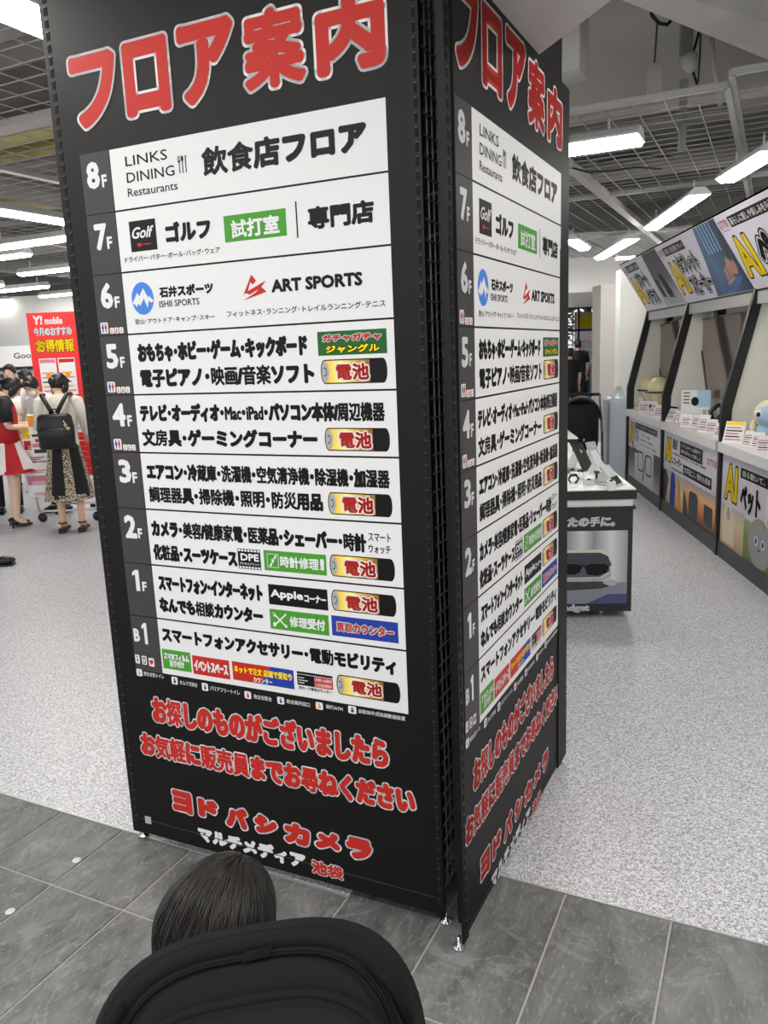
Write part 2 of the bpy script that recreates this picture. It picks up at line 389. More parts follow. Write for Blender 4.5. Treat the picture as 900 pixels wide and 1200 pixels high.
def make_sheet(banner):
    """the printed face of one banner: every print is a sub-part of the banner"""
    title = Print(); strips = []; made = []
    def done(p, name): 
        made.append(p.build(name, banner, Matrix())); return made[-1]
    for i in range(9):
        p = Print(); p.rect(GW, ROWV[i+1]+.0025, WS, ROWV[i]-.0025, PWHITE, 1); done(p, 'row_strip')
    tags = []
    rowof = lambda v: max(0, min(8, sum(1 for q in ROWV[1:9] if v < q)))
    tg = {i: Print() for i in range(9)}; lt = {i: Print() for i in range(9)}
    for i in range(9): tg[i].rect(0, ROWV[i+1]+.0015, GW-.0025, ROWV[i]-.0015, PGREY, 1)
    leg = Print(); legi = Print(); msg1 = []; logo = Print(); wl = Print()
    LI = 0
    for it in SHEET:
        k, t, a, b, c, d = it; h = d-b; r = rowof((b+d)/2)
        if k.startswith('title'): title.text(t, a, b, c, d, PRED, 3, .0108, PWHITE, .0068, res=5, kj=.72)
        elif t == '1' and k == 'num':
            w_ = c-a; tg[r].poly([(a+.42*w_, b), (c, b), (c, d), (a+.5*w_, d), (a, d-.14*h), (a, d-.3*h), (a+.42*w_, d-.22*h)], PWHITE, 2)
        elif k == 'num': tg[r].text(t, a, b, c, d, PWHITE, 2, h*(.02 if t == '1' else .055))
        elif k == 'f': tg[r].text(t, a, b, c, d, PWHITE, 2, h*.05)
        elif k == 't':
            thin = t in ('LINKS', 'DINING', 'Restaurants')
            lt[r].text(t, a, b, c, d, PBLACK, 2, (.012 if thin else .068)*h, res=2)
        elif k == 's': lt[r].text(t, a, b, c, d, PBLACK, 2, .02*h, res=2, disc=False)
        elif k == 'bar': lt[r].rect(a, b, a+.004, d, PBLACK, 2)
        elif k == 'cutlery':
            w_ = c-a
            for j in range(3):
                x = a + w_*(.12+.36*j); lt[r].rect(x-.0015, b, x+.0015, d-.012, PBLACK, 2)
                if j == 1: lt[r].disc(x, d-.008, .004, .008, PBLACK, 2)
                elif j == 0:
                    for q in (-.0035, 0, .0035): lt[r].rect(x+q-.0008, d-.013, x+q+.0008, d, PBLACK, 2)
                    lt[r].rect(x-.0043, d-.016, x+.0043, d-.012, PBLACK, 2)
                else: lt[r].poly([(x-.0015, d-.02), (x+.0015, d-.02), (x+.003, d), (x-.001, d-.002)], PBLACK, 2)
        elif k == 'golfbox':
            p = Print(); p.rect(a, b, c, d, PBLACK, 1.5)
            p.rect(a+(c-a)*.25, b+h*.16, a+(c-a)*.42, b+h*.27, PRED, 2); p.rect(a+(c-a)*.46, b+h*.2, a+(c-a)*.78, b+h*.23, PRED, 2); gp = p
        elif k == 'golf': gp.text(t, a, b, c, d, PWHITE, 3, h*.03, shear=.35, res=3); done(gp, 'badge')
        elif k in ('green', 'greenb', 'red', 'blue', 'black'):
            p = Print(); p.rect(a, b, c, d, {'green': PGREEN, 'greenb': PGREEN, 'red': PRED, 'blue': PBLUE, 'black': PBLACK}[k], 1.5); cur = p; done_name = 'badge'
            BAD.append([p, a, b, c, d])
        elif k == 'redblue':
            p = Print(); m_ = (a+c)/2; p.rect(a, b, c, d, PBLUE, 1.5); p.poly([(a, b), (m_-.01, b), (m_+.03, d), (a, d)], PRED, 1.7); BAD.append([p, a, b, c, d])
        elif k == 'gacha': p = Print(); p.rect(a, b, c, d, PDGREEN, 1.5); BAD.append([p, a, b, c, d])
        elif k == 'dpe':
            p = Print(); p.rect(a, b, c, d, PBLACK, 1.5); BAD.append([p, a, b, c, d])
            for j in range(7):
                x = a+(c-a)*(.03+.14*j); 
                for y in (b+h*.03, d-h*.13): p.rect(x, y, x+(c-a)*.1, y+h*.1, PWHITE, 2)
            p.text('デジタルプリント', a+(c-a)*.06, b+h*.2, c-(c-a)*.06, b+h*.33, PWHITE, 2.5, .0002, disc=False)
        elif k in ('w', 'r', 'g', 'y'):
            q = next((B for B in reversed(BAD) if B[1] <= (a+c)/2 <= B[3] and B[2] <= (b+d)/2 <= B[4]), None)
            p = q[0]
            if k == 'w': p.text(t, a, b, c, d, PWHITE, 3, h*.05 if h > .02 else h*.03, disc=h > .02)
            elif k == 'r': p.text(t, a, b, c, d, PRED, 3, h*.035, PWHITE, .0028)
            elif k == 'y': p.text(t, a, b, c, d, PYEL, 3, h*.05, disc=False)
            else: p.text(t, a, b, c, d, PRED if t[0] == 'ガ' else PYEL, 3, h*.05, PWHITE if t[0] == 'ガ' else PBLACK, .002)
        elif k == 'watch':
            p = BAD[-1][0]; cx, cy = (a+c)/2, (b+d)/2; e = .0008
            for f in ((a, b, c, b+e*2), (a, d-e*2, c, d), (a, b, a+e*2, d), (c-e*2, b, c, d)): p.rect(*f, PWHITE, 2)
            p.poly([(a+.006, b+.004), (a+.011, b+.002), (c-.005, d-.005), (c-.01, d-.003)], PWHITE, 2); p.disc(cx, cy, .0065, .008, PGREEN, 2.3); p.disc(cx, cy, .0045, .006, PWHITE, 2.6)
        elif k == 'tool':
            p = BAD[-1][0] if BAD[-1][0] else None
            for (x0, y0), (x1, y1) in (((a, b), (c, d)), ((a, d), (c, b))):
                dx, dy = x1-x0, y1-y0; l = math.hypot(dx, dy); nx, ny = -dy/l*.0022, dx/l*.0022
                p.poly([(x0+nx, y0+ny), (x0-nx, y0-ny), (x1-nx, y1-ny), (x1+nx, y1+ny)], PWHITE, 2)
            p.disc(a+.004, b+.006, .005, .007, PWHITE, 2); p.disc(a+.005, d-.006, .005, .006, PWHITE, 2); p.disc(a+.003, d-.004, .003, .003, PGREEN, 2.4)
            p.disc(c-.003, b+.004, .004, .005, PWHITE, 2)
        elif k == 'circle':
            p = Print(); cx, cy, rx, ry = (a+c)/2, (b+d)/2, (c-a)/2, h/2; p.disc(cx, cy, rx, ry, PLBLUE, 1.5, 36)
            Q = [(-.95,-.25),(-.45,.38),(-.28,.15),(.12,.62),(.5,.05),(.62,.12),(.98,-.2),(.75,-.3),(.52,-.15),(.4,-.6),(.1,.0),(-.05,-.2),(-.28,-.45),(-.4,-.28),(-.62,-.5),(-.7,-.35)]
            p.poly([(cx+rx*x, cy+ry*y) for x, y in Q], PWHITE, 2); done(p, 'emblem')
        elif k == 'tri':
            p = Print(); w_ = c-a; X = lambda x, y: (a+w_*x, b+h*y)
            p.poly([X(0.02, .2), X(.42, 1), X(.6, .74), X(.44, .6), X(.36, .72), X(.24, .38)], PRED, 2)
            p.poly([X(.1, .3), X(1, .72), X(.78, .45), X(.3, .22)], PRED, 2); p.poly([X(0, 0), X(1, .28), X(.78, .5), X(.55, .28)], PRED, 2)
            done(p, 'emblem')
        elif k == 'batt':
            p = Print(); w_ = c-a; p.rrect(a, b, c, d, h*.45, PBLACK, 1.5, rx=.012)
            p.rrect(a+.003, b+.003, a+w_*.74, d-.003, h*.4, GOLD, 2, rx=.01); p.disc(a+.0135, (b+d)/2, .0105, h*.43, PSILVER, 2.5); p.disc(a+.012, (b+d)/2, .006, h*.2, PGREY, 2.8); p.disc(a+.011, (b+d)/2, .005, h*.15, PSILVER, 3)
            p.rect(a+w_*.66, b+.003, a+w_*.745, d-.003, GOLD, 2); BAT = p
        elif k == 'bt': BAT.text(t, a-.004, b-.004, c+.004, d+.004, PRED, 3.5, h*.06, PWHITE, .0035); done(BAT, 'battery_print')
        elif k == 'card':
            p = Print(); w_ = c-a; p.rect(a, d-h*.13, c, d, PBLACK, 2); p.rect(a, b+h*.24, a+w_*.49, d-h*.16, PBLACK, 2); p.rect(a+w_*.5, b+h*.24, c, d-h*.16, PRED, 2)
            p.text('新規入会受付', a+w_*.53, b+h*.58, c-.003, b+h*.78, PWHITE, 3, .0002, disc=False); p.text('1日目無料', a+w_*.53, b+h*.3, c-.003, b+h*.5, PWHITE, 3, .0002, disc=False)
            p.text('新カード専用カウンター', a+.004, b, c-.004, b+h*.2, PBLACK, 3, .0003, disc=False)
            for j in range(3): p.rect(a+.004, b+h*(.36+.14*j), a+w_*(.2+.1*(j % 2)), b+h*(.4+.14*j), PWHITE, 2.5)
            done(p, 'badge')
        elif k == 'icon': toilets(tg[r], a, b, c, d)
        elif k == 'icons3':
            for j in range(3):
                x = a+(c-a)*(j*.345); w_ = (c-a)*.3; tg[r].rrect(x, b, x+w_, d, .003, PWHITE, 2); m_ = (PORANGE, PRED, PSILVER)[j]
                tg[r].disc(x+w_*.5, b+h*.65, w_*.2, h*.15, m_, 3, 10); tg[r].rect(x+w_*.25, b+h*.15, x+w_*.7, b+h*.42, m_, 3)
        elif k == 'icB':
            tg[8].rrect(a, b, c, d, .004, PWHITE, 2); w_ = c-a
            if LI == 0: tg[8].rect(a+w_*.4, b+h*.2, a+w_*.62, b+h*.58, PBLACK, 3); tg[8].disc((a+c)/2, b+h*.78, w_*.13, h*.11, PBLACK, 3, 12)
            elif LI == 1:
                tg[8].rrect(a+w_*.22, b+h*.12, c-w_*.22, d-h*.12, .003, PGREY, 3); tg[8].rect(a+w_*.35, b+h*.25, c-w_*.35, b+h*.7, PWHITE, 3.4)
            else: tg[8].disc((a+c)/2-.003, b+h*.6, w_*.2, h*.2, PRED, 3, 12); tg[8].disc((a+c)/2+.003, b+h*.6, w_*.2, h*.2, PRED, 3, 12); tg[8].poly([((a+c)/2, b+h*.15), (c-w_*.12, b+h*.55), (a+w_*.12, b+h*.55)], PRED, 3)
            LI += 1
        elif k == 'lic':
            legi = Print(); legi.rrect(a, b, c, d, .004, PWHITE, 1.5); w_ = c-a; m_ = (PBLUE, PORANGE, PGREY, PPINK, PBLACK, PGREY, PRED)[LI % 7]; LI += 1
            legi.disc((a+c)/2, b+h*.7, w_*.14, h*.12, m_, 2, 10); legi.rect(a+w_*.35, b+h*.18, c-w_*.3, b+h*.55, m_, 2); done(legi, 'legend_icon')
        elif k == 'lt': leg.text(t, a, b, c, d, PWHITE, 1.5, .0004, disc=False)
        elif k == 'msg':
            p = Print(); p.text(t, a, b, c, d, PRED, 3, .0054, PWHITE, .0042, res=3, kj=.5); done(p, 'message_lettering')
        elif k == 'logo': logo.text(t, a, b, c, d, PRED, 3, .0078, PWHITE, .005, res=3)
        elif k == 'wl': wl.text(t, a, b, c, d, PWHITE, 2, .0045)
        elif k == 'ik': wl.text(t, a, b, c, d, PRED, 3, .003, PWHITE, .003)
    for B in BAD: done(B[0], 'badge')
    for i in range(9): done(tg[i], 'floor_tag'); done(lt[i], 'row_lettering')
    done(title, 'title_lettering'); done(leg, 'legend_lettering'); done(logo, 'shop_lettering'); done(wl, 'shop_lettering')
    return made
BAD = []
# ------------------------------------------------------------------ store axes (floor tiles, tower and ceiling lattice run along them)
TY = -0.4596
E1 = Vector((cos(TY), sin(TY), 0)); E2 = Vector((-sin(TY), cos(TY), 0))
T0 = Vector((-1.0279, 2.081, 0)) * (1.6/1.5); SU = 0.2791*1.6/1.5
def ST(a, b, z=0): return T0 + E1*a + E2*b + Vector((0, 0, z))
MST = Matrix.Translation(T0) @ Matrix.Rotation(TY, 4, 'Z')
def struct(mb, name, ml=None, label=None, parent=None):
    o = mb.build(name, parent, ml) if parent is not None else mb.build(name)
    if parent is None:
        if ml is not None: o.matrix_world = ml
        o['kind'] = 'structure'; o['label'] = label; o['category'] = name.split('_')[0]
    return o
# speckled resilient floor
def speckle():
    m = bpy.data.materials.new('speckled_floor'); m.use_nodes = True; nt = m.node_tree; b = nt.nodes['Principled BSDF']; L = nt.links.new
    tc = nt.nodes.new('ShaderNodeTexCoord'); vo = nt.nodes.new('ShaderNodeTexVoronoi'); vo.inputs['Scale'].default_value = 150
    n = nt.nodes.new('ShaderNodeTexNoise'); n.inputs['Scale'].default_value = 122; n.inputs['Detail'].default_value = 1.5; n.inputs['Distortion'].default_value = 1.6
    r = nt.nodes.new('ShaderNodeValToRGB'); r.color_ramp.interpolation = 'CONSTANT'
    e = r.color_ramp.elements; e[0].position = 0; e[0].color = rgb(148, 148, 154); e[1].position = .455; e[1].color = rgb(194, 194, 200)
    x = e.new(.53); x.color = rgb(230, 230, 234)
    n2 = nt.nodes.new('ShaderNodeTexNoise'); n2.inputs['Scale'].default_value = 1.1; mx = nt.nodes.new('ShaderNodeMixRGB'); mx.blend_type = 'MULTIPLY'; mx.inputs[0].default_value = .25
    for q in (vo, n, n2): L(tc.outputs['Object'], q.inputs['Vector'])
    L(n.outputs['Fac'], r.inputs[0]); L(r.outputs[0], mx.inputs[1]); L(n2.outputs['Fac'], mx.inputs[2]); 
    r2 = nt.nodes.new('ShaderNodeValToRGB'); r2.color_ramp.elements[0].color = (.78, .78, .78, 1); L(n2.outputs['Fac'], r2.inputs[0]); L(r2.outputs[0], mx.inputs[2])
    L(mx.outputs[0], b.inputs['Base Color']); b.inputs['Roughness'].default_value = .38; b.inputs['Specular IOR Level'].default_value = .45
    return m
SPECK = speckle()
fl = MB(); fl.box((-30, .3125, -.1), (45, 60, 0), SPECK)
fl.box((-30, .3125, -.1), (-29.9, .32, -.05), SPECK)
MSP = MST
b = MB()
JOG = 3*SU
b.add([(-32, .3125, 0), (JOG, .3125, 0), (JOG, .5793, 0), (40, .5793, 0), (40, 60, 0), (-32, 60, 0), (-32, .3125, -.08), (JOG, .3125, -.08), (JOG, .5793, -.08), (40, .5793, -.08)],
      [(0, 1, 2, 3, 4, 5), (6, 7, 1, 0), (7, 8, 2, 1), (8, 9, 3, 2)], SPECK)
struct(b, 'floor', MST, 'light grey speckled resilient floor of the sales area')
b = MB(); b.box((-32, -14, -.1), (40, .585, -.004), mat('grout', (168, 166, 156), .85, noise=.08, nscale=60))
tf = struct(b, 'floor', MST, 'dark slate-look tiled floor of the aisle with pale grout')
def slate():
    m = bpy.data.materials.new('slate_tile'); m.use_nodes = True; nt = m.node_tree; b = nt.nodes['Principled BSDF']; L = nt.links.new
    tc = nt.nodes.new('ShaderNodeTexCoord'); oi = nt.nodes.new('ShaderNodeObjectInfo'); ad = nt.nodes.new('ShaderNodeVectorMath'); ad.operation = 'ADD'
    ml = nt.nodes.new('ShaderNodeVectorMath'); ml.operation = 'SCALE'; ml.inputs[0].default_value = (17.3, 9.1, 5.7); L(oi.outputs['Random'], ml.inputs['Scale'])
    L(tc.outputs['Object'], ad.inputs[0]); L(ml.outputs[0], ad.inputs[1])
    n = nt.nodes.new('ShaderNodeTexNoise'); n.inputs['Scale'].default_value = 7; n.inputs['Detail'].default_value = 12; n.inputs['Roughness'].default_value = .74; n.inputs['Distortion'].default_value = 1.0
    n3 = nt.nodes.new('ShaderNodeTexNoise'); n3.inputs['Scale'].default_value = 2.6; n3.inputs['Detail'].default_value = 6; n3.inputs['Distortion'].default_value = 1.2
    n4 = nt.nodes.new('ShaderNodeTexNoise'); n4.inputs['Scale'].default_value = 90; n4.inputs['Detail'].default_value = 3
    mpp = nt.nodes.new('ShaderNodeMapping'); mpp.inputs['Rotation'].default_value = (0, 0, .6); mpp.inputs['Scale'].default_value = (1, .45, 1); L(ad.outputs[0], mpp.inputs[0])
    L(mpp.outputs[0], n.inputs['Vector']); L(mpp.outputs[0], n4.inputs['Vector']); L(ad.outputs[0], n3.inputs['Vector'])
    r = nt.nodes.new('ShaderNodeValToRGB'); r.color_ramp.elements[0].position = .3; r.color_ramp.elements[0].color = rgb(66, 67, 68); r.color_ramp.elements[1].position = .72; r.color_ramp.elements[1].color = rgb(140, 141, 140)
    v = nt.nodes.new('ShaderNodeValToRGB'); e = v.color_ramp.elements; e[0].position = .488; e[0].color = (0, 0, 0, 1); e[1].position = .5; e[1].color = (1, 1, 1, 1); x = e.new(.508); x.color = (0, 0, 0, 1)
    f = nt.nodes.new('ShaderNodeValToRGB'); f.color_ramp.elements[0].position = .56; f.color_ramp.elements[1].position = .68
    mx = nt.nodes.new('ShaderNodeMixRGB'); mx.inputs[2].default_value = rgb(166, 167, 164); mu = nt.nodes.new('ShaderNodeMath'); mu.operation = 'MULTIPLY'; mu.inputs[1].default_value = .3
    mx2 = nt.nodes.new('ShaderNodeMixRGB'); mx2.inputs[2].default_value = rgb(156, 157, 155); mu2 = nt.nodes.new('ShaderNodeMath'); mu2.operation = 'MULTIPLY'; mu2.inputs[1].default_value = .4
    L(n.outputs['Fac'], r.inputs[0]); L(n3.outputs['Fac'], v.inputs[0]); L(v.outputs[0], mu.inputs[0]); L(mu.outputs[0], mx.inputs[0]); L(r.outputs[0], mx.inputs[1])
    L(n4.outputs['Fac'], f.inputs[0]); L(f.outputs[0], mu2.inputs[0]); L(mu2.outputs[0], mx2.inputs[0]); L(mx.outputs[0], mx2.inputs[1]); L(mx2.outputs[0], b.inputs['Base Color'])
    bp = nt.nodes.new('ShaderNodeBump'); bp.inputs['Strength'].default_value = .6; bp.inputs['Distance'].default_value = .008; L(n.outputs['Fac'], bp.inputs['Height']); L(bp.outputs[0], b.inputs['Normal'])
    b.inputs['Roughness'].default_value = .5
    return m
SLATE = slate()
def tile_mesh(w_, h):
    b = MB(); g = .0035; e = .002
    vs = [(g, g, -.01), (w_-g, g, -.01), (w_-g, h-g, -.01), (g, h-g, -.01), (g, g, -e), (w_-g, g, -e), (w_-g, h-g, -e), (g, h-g, -e),
          (g+e, g+e, 0), (w_-g-e, g+e, 0), (w_-g-e, h-g-e, 0), (g+e, h-g-e, 0)]
    b.add(vs, [(0,1,5,4), (1,2,6,5), (2,3,7,6), (3,0,4,7), (4,5,9,8), (5,6,10,9), (6,7,11,10), (7,4,8,11), (8,9,10,11)], SLATE)
    me = bpy.data.meshes.new('tile'); me.from_pydata([tuple(v) for v in b.v], [], b.f); me.materials.append(SLATE); return me
RL = .594
tA, tL, tR = tile_mesh(SU, RL), tile_mesh(SU, .3125), tile_mesh(SU, .5793)
for j in range(-4, 1):
    for i in range(-9, 19):
        if j == 0: me = tL if i < 3 else tR
        else: me = tA
        if j < -2 and (i < -6 or i > 12): continue
        link('tile', me, tf, Matrix.Translation((i*SU, j*RL if j <= 0 else 0, 0)))
b = MB(); b.box((JOG, .5775, -.01), (40, .5825, .0012), mat('edge_strip', (190, 190, 188), .35, metal=.4)); b.box((-32, .3105, -.01), (JOG, .3155, .0012), mat('edge_strip', (190, 190, 188), .35, metal=.4)); struct(b, 'baseboard_floor', MST, 'thin pale edge strip between the tiles and the speckled floor')
# ------------------------------------------------------------------ ceiling void, lattice and beams
DKC = mat('ceiling_dark', (128, 126, 123), .9, noise=.25, nscale=1.2)
CONC = mat('concrete', (206, 204, 200), .9, noise=.08, nscale=4, bump=.25)
b = MB(); b.box((-32, -8, 4.5), (40, 45, 4.7), DKC); struct(b, 'ceiling', MST, 'dark grey structural ceiling above the wire lattice')
n_tr = 0
def trim(mb, label, ml=None):
    global n_tr; n_tr += 1; return struct(mb, 'trim_%d' % n_tr, ml, label)
# joists and ducts in the void
for k in range(9):
    b = MB(); b.box((-26, 3.2+2.6*k, 4.02), (30, 3.6+2.6*k, 4.5), mat('joist', (150, 148, 144), .9, noise=.12, nscale=2)); trim(b, 'grey ceiling joist number %d from the tiled aisle, above the lattice' % (k+1), MST)
DUCT = mat('duct', (150, 148, 142), .7); YDUCT = mat('yellow_lagging', (200, 190, 130), .8, noise=.1, nscale=8)
for k, (a0, b0, a1, b1, z, r, m, lb) in enumerate([(-12, 4.2, -1.2, 4.2, 3.75, .1, YDUCT, 'yellow lagged pipe nearest the directory tower'), (-12, 4.75, -1.2, 4.75, 3.8, .1, YDUCT, 'second yellow lagged pipe from the tower'), (-12, 6.3, -1.2, 6.3, 3.7, .12, YDUCT, 'third yellow lagged pipe over the sales floor'),
        (-14, 9, 14, 9, 3.7, .16, DUCT, 'grey round duct across the ceiling void'), (4.2, 2.5, 4.2, 22, 3.38, .13, DUCT, 'grey round duct running back over the shelf wall'), (-5, 2.5, -5, 22, 3.38, .12, DUCT, 'grey round duct running back over the left aisle')]):
    b = MB(); b.tube([ST(a0, b0, z), ST(a1, b1, z)], r, m, 12); b.build('pipe', label=lb, cat='pipe')
for k, (a, bb, c, d) in enumerate([(-4.5, 1.6, -1.6, 3.0), (-6, 7.2, -1.5, 8.6), (1.5, 6.8, 4.5, 8.2)]):
    b = MB(); b.box((a, bb, 3.92), (c, d, 4.01), mat('sheet_duct', (160, 156, 152), .6)); o = b.build('air_duct', label=['flat grey sheet duct above the lattice at far left', 'flat grey sheet duct further back on the left', 'flat grey sheet duct behind the tower'][k], cat='duct'); o.matrix_world = MST
# lattice panels (each a frame with its wires)
def lattice(a0, b0, a1, b1, z, label, sa=.2, sb=.1, frame=.035, wr=.005):
    t = thing('ceiling_lattice', label, 'lattice', mw=MST @ Matrix.Translation((0, 0, z)), group=None)
    b = MB()
    for p, q in (((a0, b0), (a1, b0)), ((a0, b1), (a1, b1)), ((a0, b0), (a0, b1)), ((a1, b0), (a1, b1))): b.bar((*p, 0), (*q, 0), frame, WIREW, frame)
    b.build('frame', t, Matrix())
    b = MB(); n = int((a1-a0)/sa); 
    for i in range(1, n): b.bar((a0+i*(a1-a0)/n, b0, 0), (a0+i*(a1-a0)/n, b1, 0), wr, WIREW)
    n = int((b1-b0)/sb)
    for i in range(1, n): b.bar((a0, b0+i*(b1-b0)/n, .005), (a1, b0+i*(b1-b0)/n, .005), wr, WIREW)
    b.build('wires', t, Matrix(), kind='stuff'); return t
def toST(x, y):
    v = Vector((x, y, 0)) - T0; return v.dot(E1), v.dot(E2)
ZL = 3.0
aR, bR = toST(1.236, 5.239); aR2, bR2 = toST(2.03, 4.818)
bF = (bR+bR2)/2
nm = ['nearest', 'second', 'third', 'fourth', 'fifth', 'sixth']
for r in range(4):
    y0 = bF + r*3.0
    lattice(aR-1.2, y0, aR2, y0+2.97, ZL, 'white wire lattice bay behind the tower, %s row from the front' % nm[r], .17, .15)
    lattice(aR2+.03, y0-.15 if r == 0 else y0, aR2+3.0, y0+2.97, ZL+.02, 'white wire lattice bay above the shelf wall, %s row from the front' % nm[r], .25, .15)
aL, bL = toST(-2.0, 4.95)
for c in range(3):
    for r in range(6):
        a1_ = aR-1.2-.03-2.6*c; y0 = bL-2.9+2.93*r
        if c == 0 and r == 0: y0b = y0
        lattice(a1_-2.57, y0, a1_, y0+2.9, ZL, 'white wire lattice bay left of the tower, %s column and %s row' % (nm[c], nm[r]), .19, .15)
# flange rail seen at upper left
b = MB(); b.box((aL-9, bL-.06, ZL-.03), (aR-1.2, bL+.06, ZL+.01), WIREW); trim(b, 'flat white rail between the left lattice bays', MST)
# long flange beam receding over the display table
a_, b_ = toST(1.604, 6.705); c_, d_ = toST(4.222, 12.334)
b = MB(); b.box((a_-.04, bF, ZL-.04), (a_+.04, d_+2, ZL+.02), WIREW); trim(b, 'white channel rail receding over the display table', MST)
# bulkhead beside the tower, diagonal beam, fascia and hanging block
PLAST = mat('plaster', (196, 194, 190), .85, noise=.06, nscale=3, bump=.15)
b = MB(); poly = [(.497, 2.537), (.225, 1.985), (.02, 1.55), (.05, .95), (1.02, .95), (.80, 1.55)]
n = len(poly); b.add([(x, y, 2.43) for x, y in poly] + [(x, y, 4.5) for x, y in poly], [tuple(range(n))[::-1], tuple(range(n, 2*n))] + [(i, (i+1) % n, n+(i+1) % n, n+i) for i in range(n)], CONC)
trim(b, 'pale concrete bulkhead wedge overhanging the right face of the tower')
b = MB(); Q = [(.7, 3.934), (3.13, 5.876), (3.9, 5.84), (1.135, 4.114)]; b.add([(x, y, 3.3) for x, y in Q] + [(x, y, 3.8) for x, y in Q], [(0, 1, 2, 3), (7, 6, 5, 4)] + [(i, 4+i, 4+(i+1) % 4, (i+1) % 4) for i in range(4)], PLAST); trim(b, 'pale diagonal beam crossing above the ceiling lattice at upper right')
b = MB(); b.box((aR-2.2, bF+1.5, ZL+.35), (aR2+9, bF+1.75, 4.5), mat('fascia', (186, 182, 176), .9, noise=.05, nscale=3)); trim(b, 'grey fascia wall over the lattice behind the tower', MST)
b = MB(); b.box((aR-.05, bF-.1, ZL+.2), (aR+.09, bF+.15, 4.5), PLAST); trim(b, 'pale rough plaster block hanging beside the tower top', MST)
# hanging rods, cables and the round sensor above the lattice
CBL = mat('cable_black', (24, 24, 24), .6)
def at_px(px, py, y):
    X, Y = (px-450)/FPX, (600-py)/FPX; c, s = cos(ROLL), sin(ROLL); x = c*X+s*Y; yy = -s*X+c*Y
    d = _R*x + _U*yy + _F; return Vector((0, 0, CAMZ)) + d*(y/d.y)
for lb, pts, r in [('black cable loop hanging under the diagonal beam', [(762, 6), (764, 18), (772, 27), (782, 29), (786, 24)], .012),
                   ('thin blue hanging rod above the lattice', [(770, 28), (768, 60), (766, 82)], .006),
                   ('thin dark rod right of the lamp bracket', [(821, 40), (820, 70), (818, 96)], .006),
                   ('black cable bending down to the lamp bracket', [(819, 38), (813, 60), (810, 78), (817, 99)], .009),
                   ('pale flexible conduit dropping to the lattice corner', [(834, 44), (836, 66), (838, 90), (843, 112), (844, 124)], .016),
                   ('black cable sagging through the lattice', [(664, 195), (690, 202), (715, 200), (745, 196), (775, 198)], .012),
                   ('second black cable sagging behind the bright lamp', [(700, 190), (730, 184), (760, 182), (790, 184)], .012)]:
    b = MB(); P = [at_px(x, y, 6.6 if 'sagging' in lb else 5.6) for x, y in pts]; b.tube(P, r*.6 if 'sagging' in lb else r, WIREW if 'pale' in lb else mat('cable_blue', (52, 60, 92), .6) if 'blue' in lb else CBL, 8); b.build('cable' if 'cable' in lb or 'conduit' in lb else 'hanging_rod', label=lb, cat='cable' if 'cable' in lb or 'conduit' in lb else 'rod')
t = thing('hanging_bracket', 'grey slotted bracket with a small spotlight above the lattice', 'bracket', at_px(805, 70, 5.6))
O_ = at_px(805, 70, 5.6)
b = MB(); b.box((-.045, -.02, .02), (.03, .02, .42), mat('zinc', (128, 128, 128), .5)); b.build('channel', t, Matrix())
b = MB(); b.lathe([(.0, .02), (.04, .02), (.055, -.02), (.045, -.07), (.015, -.1), (0, -.1)], WIREW, 16); b.build('spotlight', t, Matrix.Translation((.02, 0, .02)))
b = MB(); b.box((-.035, -.02, -.55), (0.005, .02, -.12), mat('zinc', (128, 128, 128), .5)); b.build('channel', t, Matrix())
b = MB(); p = at_px(766, 100, 5.6); b.box((p.x-.05, p.y-.01, p.z-.1), (p.x+.05, p.y+.01, p.z+.13), WIREW); b.build('hanger_plate', label='small pale hanger plate on the thin blue rod', cat='plate')
b = MB(); p = at_px(757, -12, 4.6); b.lathe([(0, 0), (.12, 0), (.2, .04), (.2, .07), (0, .07)], LWHITE, 24, c=p); b.build('ceiling_speaker', label='round white ceiling speaker at the top edge beside the bulkhead', cat='speaker')

# ------------------------------------------------------------------ light fittings
def fitting(p, q, label, wd=.13):
    """p, q: the ends of the lit diffuser; a sloped reflector housing with a bright diffuser under it"""
    p = Vector(p); q = Vector(q); L = (q-p).length; d = (q-p).normalized(); ang = math.atan2(d.y, d.x)
    t = thing('ceiling_light', label, 'light', p, ang)
    b = MB(); h = wd/2
    sec = [(-h, .0), (-h, .012), (-h*.45, .065), (h*.45, .065), (h, .012), (h, .0)]
    n = len(sec); b.add([(0, y, z) for y, z in sec] + [(L, y, z) for y, z in sec], [tuple(range(n)), tuple(range(2*n-1, n-1, -1))] + [(i, n+i, n+(i+1) % n, (i+1) % n) for i in range(n)], LWHITE)
    for x in (.2, L-.2): b.tube([(x, 0, .06), (x, 0, .16)], .008, LWHITE, 6)
    b.build('housing', t, Matrix())
    b = MB(); s2 = [(-h*.88, -.001), (-h*.5, -.03), (h*.5, -.03), (h*.88, -.001)]; n = 4
    b.add([(.01, y, z) for y, z in s2] + [(L-.01, y, z) for y, z in s2], [(3, 2, 1, 0), (4, 5, 6, 7)] + [(i, i+1, n+i+1, n+i) for i in range(3)], EMIT)
    b.build('diffuser', t, Matrix())
    return t
def on_z(px, py, z):
    X, Y = (px-450)/FPX, (600-py)/FPX; c, s = cos(ROLL), sin(ROLL); x = c*X+s*Y; yy = -s*X+c*Y
    d = _R*x + _U*yy + _F; return Vector((0, 0, CAMZ)) + d*((z-CAMZ)/d.z)
ZF = 2.84
p = on_z(752, 162, ZF); fitting(p - E1*1.2, p, 'large bright tube light right behind the tower, above the display table', .3)
